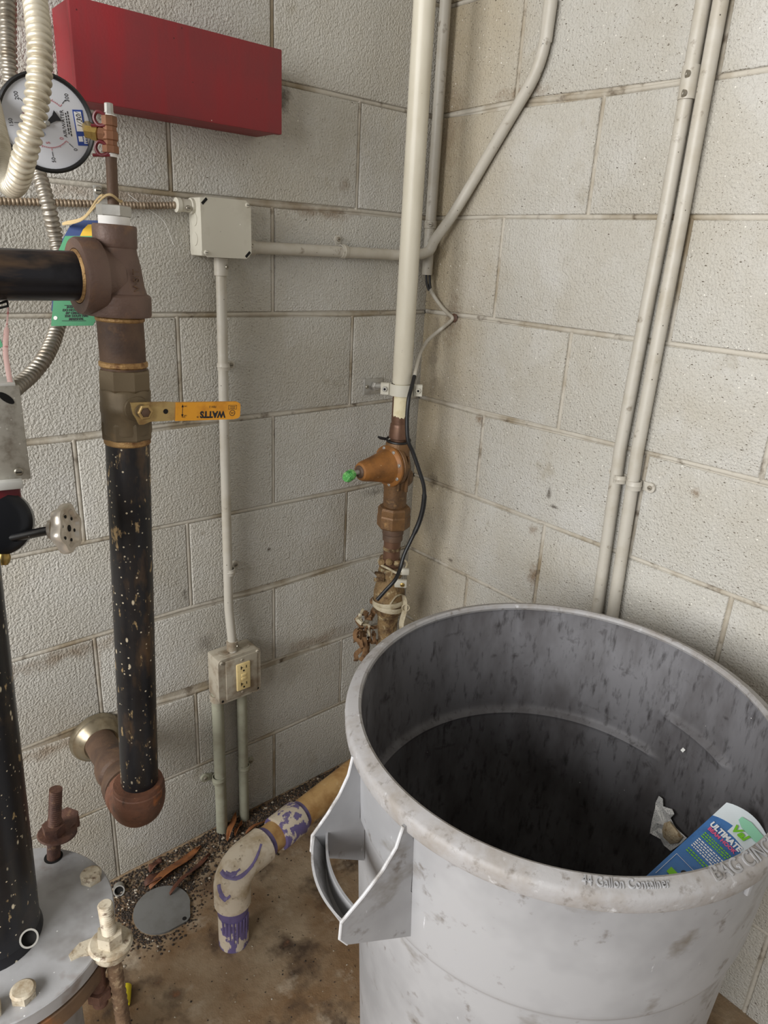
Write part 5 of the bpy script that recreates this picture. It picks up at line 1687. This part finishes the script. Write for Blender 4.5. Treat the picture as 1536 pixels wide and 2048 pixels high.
tag(o, 'tiny white paper scrap stuck on the inner wall of the can', 'paper')

# ================================================================== PVC DRAIN
PX, PY = -0.697, -0.294
DE = V((PX, PY, 0.190))
e1 = FL(680, 1560, 0.20)
dd = V((e1.x - DE.x, e1.y - DE.y, 0.0))
dd.normalize()
pd = thing('pvc_drain', 'white plastic drain pipe with purple primer drips bending into the floor', 'pipe', (PX, PY, 0))
part(MB().tube([(PX, PY, 0.0), (PX, PY, 0.13)], 0.0302, 36), 'floor_pipe', 'pvcpur', pd)
part(MB().lathe([(0.0303, 0.080), (0.0306, 0.081), (0.0306, 0.104), (0.0303, 0.105)], (PX, PY, 0), (0, 0, 1), 36), 'primer_band', 'purple', pd)
pth = [DE + V((0, 0, -0.082)), DE + V((0, 0, -0.045))]
for k in range(11):
    a = k / 10 * PI / 2
    pth.append(DE + V((0, 0, -0.040 + 0.040 * math.sin(a))) + dd * (0.040 - 0.040 * math.cos(a)))
pth += [DE + dd * 0.046, DE + dd * 0.082]
elb = part(MB().tube(pth, 0.0365, 36), 'elbow', 'pvc', pd)
part(MB().tube([DE + dd * 0.06, DE + dd * 0.50], 0.0302, 36), 'horizontal_pipe', 'pvct', pd)
part(MB().lathe([(0.0304, 0), (0.0308, 0.001), (0.0308, 0.012), (0.0304, 0.013)], DE + dd * 0.082, dd, 36), 'primer_band', 'purple', pd)
part(MB().lathe([(0.0304, 0), (0.0360, 0.001), (0.0368, 0.003), (0.0368, 0.062), (0.0360, 0.064), (0.0304, 0.065)], DE + dd * 0.118, dd, 36), 'coupling', 'pvcpur', pd)
part(MB().lathe([(0.0304, 0), (0.0309, 0.001), (0.0309, 0.010), (0.0304, 0.011)], DE + dd * 0.183, dd, 36), 'primer_band', 'purple', pd)
# drips of primer below the lower band
for k in range(9):
    a = -2.75 + k * 0.24
    ln_ = random.uniform(0.030, 0.074)
    p0 = V((PX + math.cos(a) * 0.0303, PY + math.sin(a) * 0.0303, 0.082))
    part(MB().tube([p0, p0 - V((0, 0, ln_ * 0.7)), p0 - V((0, 0, ln_))], [0.0030, 0.0018, 0.0012], 8), 'primer_drip', 'purple', pd)
from mathutils.bvhtree import BVHTree
bme = bmesh.new()
bme.from_mesh(elb.data)
bvh = BVHTree.FromBMesh(bme)
for sm, rad in (([(444, 1741), (456, 1752), (472, 1755), (488, 1746), (503, 1730), (514, 1710), (522, 1688)], [0.0065, 0.0055, 0.0035]), ([(440, 1768), (444, 1786), (452, 1796), (460, 1790)], [0.006, 0.0085, 0.004]), ([(452, 1744), (466, 1748), (480, 1738)], [0.004, 0.006, 0.003])):
    hp = []
    for x, y in sm:
        h = bvh.ray_cast(CC, ray(x, y).normalized())
        if h[0] is not None:
            hp.append(h[0] + h[1] * 0.0002)
    if len(hp) > 2:
        sp_ = smoothpath(hp, 6)
        rr_ = [rad[min(2, int(3 * k / len(sp_)))] * (0.9 + 0.15 * math.sin(k * 0.5)) for k in range(len(sp_))]
        nrm = (CC - sp_[0]).normalized()
        part(MB().tube(sp_, rr_, 10, flat=0.22, up=(sp_[1] - sp_[0]).cross(nrm)), 'primer_smear', 'purple', pd)
bme.free()

# ================================================================== FLOOR THINGS
cvp = FL(324, 1818, 0.004)
poly_ = []
for k in range(40):
    a = 2 * PI * k / 40
    r = 0.0585
    poly_.append((r * math.cos(a), r * math.sin(a)))
# the near right side is cut to a blunt corner
crn = FL(378, 1838, 0.004) - cvp
poly2 = []
for a_, b_ in poly_:
    ang = math.atan2(b_, a_) - math.atan2(crn.y, crn.x)
    ang = (ang + PI) % (2 * PI) - PI
    s = 1.0
    if abs(ang) < 0.6:
        s = min(1.13, 1.0 / max(0.3, math.cos(0.6 - abs(ang))) * 0.985 + 0.0)
    poly2.append((a_ * s, b_ * s))
cvt = thing('cover_plate', 'round dark grey cover plate lying on the dirty floor', 'cover plate', (cvp.x, cvp.y, 0))
cpo = part(MB().prism(poly2, (cvp.x, cvp.y, 0.0005), (1, 0, 0), (0, 1, 0), (0, 0, 0.0045)), 'plate', 'cover', cvt, 0)
hq = FL(369, 1837, 0.005)
part(MB().lathe([(0.0045, 0), (0.0045, 0.0004)], (hq.x, hq.y, 0.005), (0, 0, 1), 14), 'screw_hole', 'hole', cvt)
# yellow cap
yc = FL(252, 1997, 0.0)
o = thing('plastic_stub', 'small bright yellow plastic stub lying on the floor beside the tie rod', 'stub', (yc.x, yc.y, 0))
yd = (FL(247, 2025, 0.012) - FL(252, 1970, 0.012)).normalized()
part(MB().lathe([(0.0, 0), (0.0085, 0), (0.0095, 0.001), (0.0095, 0.034), (0.0088, 0.036), (0.007, 0.036), (0.007, 0.010), (0.0, 0.010)], FL(253, 1972, 0.0098), yd, 20), 'sleeve', 'yellow', o)

# dead leaves
leafspots = [((290, 1772), (345, 1735), 0.016, 'leaf', 'curled dark brown leaf beside the open tube end'), ((300, 1745), (322, 1715), 0.012, 'leaf', 'upright dark leaf scrap against the left wall'),
             ((300, 1778), (402, 1690), 0.013, 'leafo', 'long rusty brown leaf strip along the left wall foot'), ((340, 1790), (420, 1705), 0.008, 'leaf', 'narrow dark leaf strip above the cover plate'),
             ((455, 1682), (475, 1628), 0.009, 'leafo', 'orange brown leaf between the two floor conduits'), ((470, 1672), (484, 1640), 0.007, 'leafo', 'small orange leaf at the right floor conduit'),
             ((492, 1668), (560, 1625), 0.007, 'leafo', 'thin brown leaf strip beside the drain pipe elbow')]
for (a_, b_, wd, m_, lab) in leafspots:
    pa, pb_ = FL(a_[0], a_[1], 0.006), FL(b_[0], b_[1], 0.012)
    if pb_.y > -0.012:
        k = (-0.012 - pa.y) / (pb_.y - pa.y) if pa.y < -0.013 else 0
        if pa.y >= -0.013:
            pa.y = -0.03
            pb_.y = -0.014
            pb_.z = 0.03
        else:
            pb_ = pa + (pb_ - pa) * max(0.2, k)
            pb_.z = 0.03
    ax_ = (pb_ - pa)
    L = ax_.length
    ax_.normalize()
    sd_ = ax_.cross(V((0, 0, 1))).normalized()
    mb = MB()
    rows = []
    for k in range(9):
        s = k / 8
        wv = wd * math.sin(PI * (0.08 + 0.9 * s)) ** 0.8
        c0 = pa + ax_ * (L * s) + V((0, 0, 0.006 * math.sin(s * 5)))
        rows.append([c0 - sd_ * wv + V((0, 0, 0.006 * math.sin(s * 7 + 1))), c0 + V((0, 0, -0.002)), c0 + sd_ * wv + V((0, 0, 0.005 + 0.004 * math.sin(s * 6)))])
    for r_ in rows:
        for p in r_:
            p.z = max(p.z, 0.0015)
            p.y = min(p.y, -0.004)
    mb.rings(rows, False, False)
    o = mb.build('dead_leaf', m_, None, 60)
    o.modifiers.new('thickness', 'SOLIDIFY').thickness = 0.0012
    tag(o, lab, 'leaf', 'dead leaves at the wall foot')

# grit along the wall foot and around the plate
mb = MB()
octa = [(1, 0, 0), (-1, 0, 0), (0, 1, 0), (0, -1, 0), (0, 0, 1), (0, 0, -1)]
of = [(0, 2, 4), (2, 1, 4), (1, 3, 4), (3, 0, 4), (2, 0, 5), (1, 2, 5), (3, 1, 5), (0, 3, 5)]


def grit(x, y, s, m_):
    if math.hypot(x - KC.x, y - KC.y) < 0.262 or math.hypot(x - FC.x, y - FC.y) < 0.09 or math.hypot(x - PX, y - PY) < 0.036:
        return
    b0 = len(mb.v)
    sx, sy, sz = s * random.uniform(0.7, 1.4), s * random.uniform(0.7, 1.4), s * random.uniform(0.5, 0.9)
    r = random.uniform(0, 3)
    for a, b, c_ in octa:
        ax2, by2 = a * sx, b * sy
        mb.v.append((x + ax2 * math.cos(r) - by2 * math.sin(r), y + ax2 * math.sin(r) + by2 * math.cos(r), sz * 0.6 + c_ * sz))
    for q in of:
        mb.face([b0 + j for j in q], m_)


cnt = 0
for k in range(5200):
    x = random.uniform(-0.90, -0.20)
    y = -abs(random.gauss(0, 0.050)) - 0.004
    if x < -0.62:
        y *= 1.45
    if math.hypot(x - cvp.x, y - cvp.y) < 0.064 or math.hypot(x - PX, y - PY) < 0.04:
        continue
    grit(x, y, random.choice((0.0016, 0.002, 0.0026, 0.0036)), 0 if random.random() < 0.66 else (1 if random.random() < 0.88 else 2))
for k in range(1500):
    a = random.uniform(0, 2 * PI)
    r = 0.062 + abs(random.gauss(0, 0.016))
    x, y = cvp.x + math.cos(a) * r, cvp.y + math.sin(a) * r
    if math.cos(a - 2.2) < -0.5 and random.random() < 0.85 or y > -0.004:
        continue
    grit(x, y, random.choice((0.0016, 0.002, 0.0028)), 0 if random.random() < 0.7 else (1 if random.random() < 0.85 else 2))
for k in range(900):
    x, y = random.uniform(-1.1, -0.1), random.uniform(-1.0, -0.005)
    grit(x, y, random.choice((0.0010, 0.0014, 0.002)), 0 if random.random() < 0.6 else (1 if random.random() < 0.6 else 2))
o = mb.build('loose_grit', ['grav1', 'grav2', 'grav3'], None, 0)
tag(o, 'dark loose grit and dirt gathered along the wall foot', 'dirt', None, 'stuff')

# dark clod of dirt beside the pipe foot, and a pale thread by the junction box
o = MB().box(FL(482, 1890, 0.004), (0.020, 0.012, 0.006), None, 0.002).build('dirt_clod', 'hole', None, 0)
tag(o, 'black dirt chip at the foot of the white drain pipe', 'dirt')
o = MB().tube(smoothpath([LW(256, 388, 0.001), LW(290, 414, 0.003), LW(325, 440, 0.004), LW(340, 470, 0.003), LW(347, 490, 0.001)], 6), 0.0004, 5).build('thread', 'white', None, 60)
tag(o, 'fine pale thread clinging to the wall left of the junction box', 'thread')
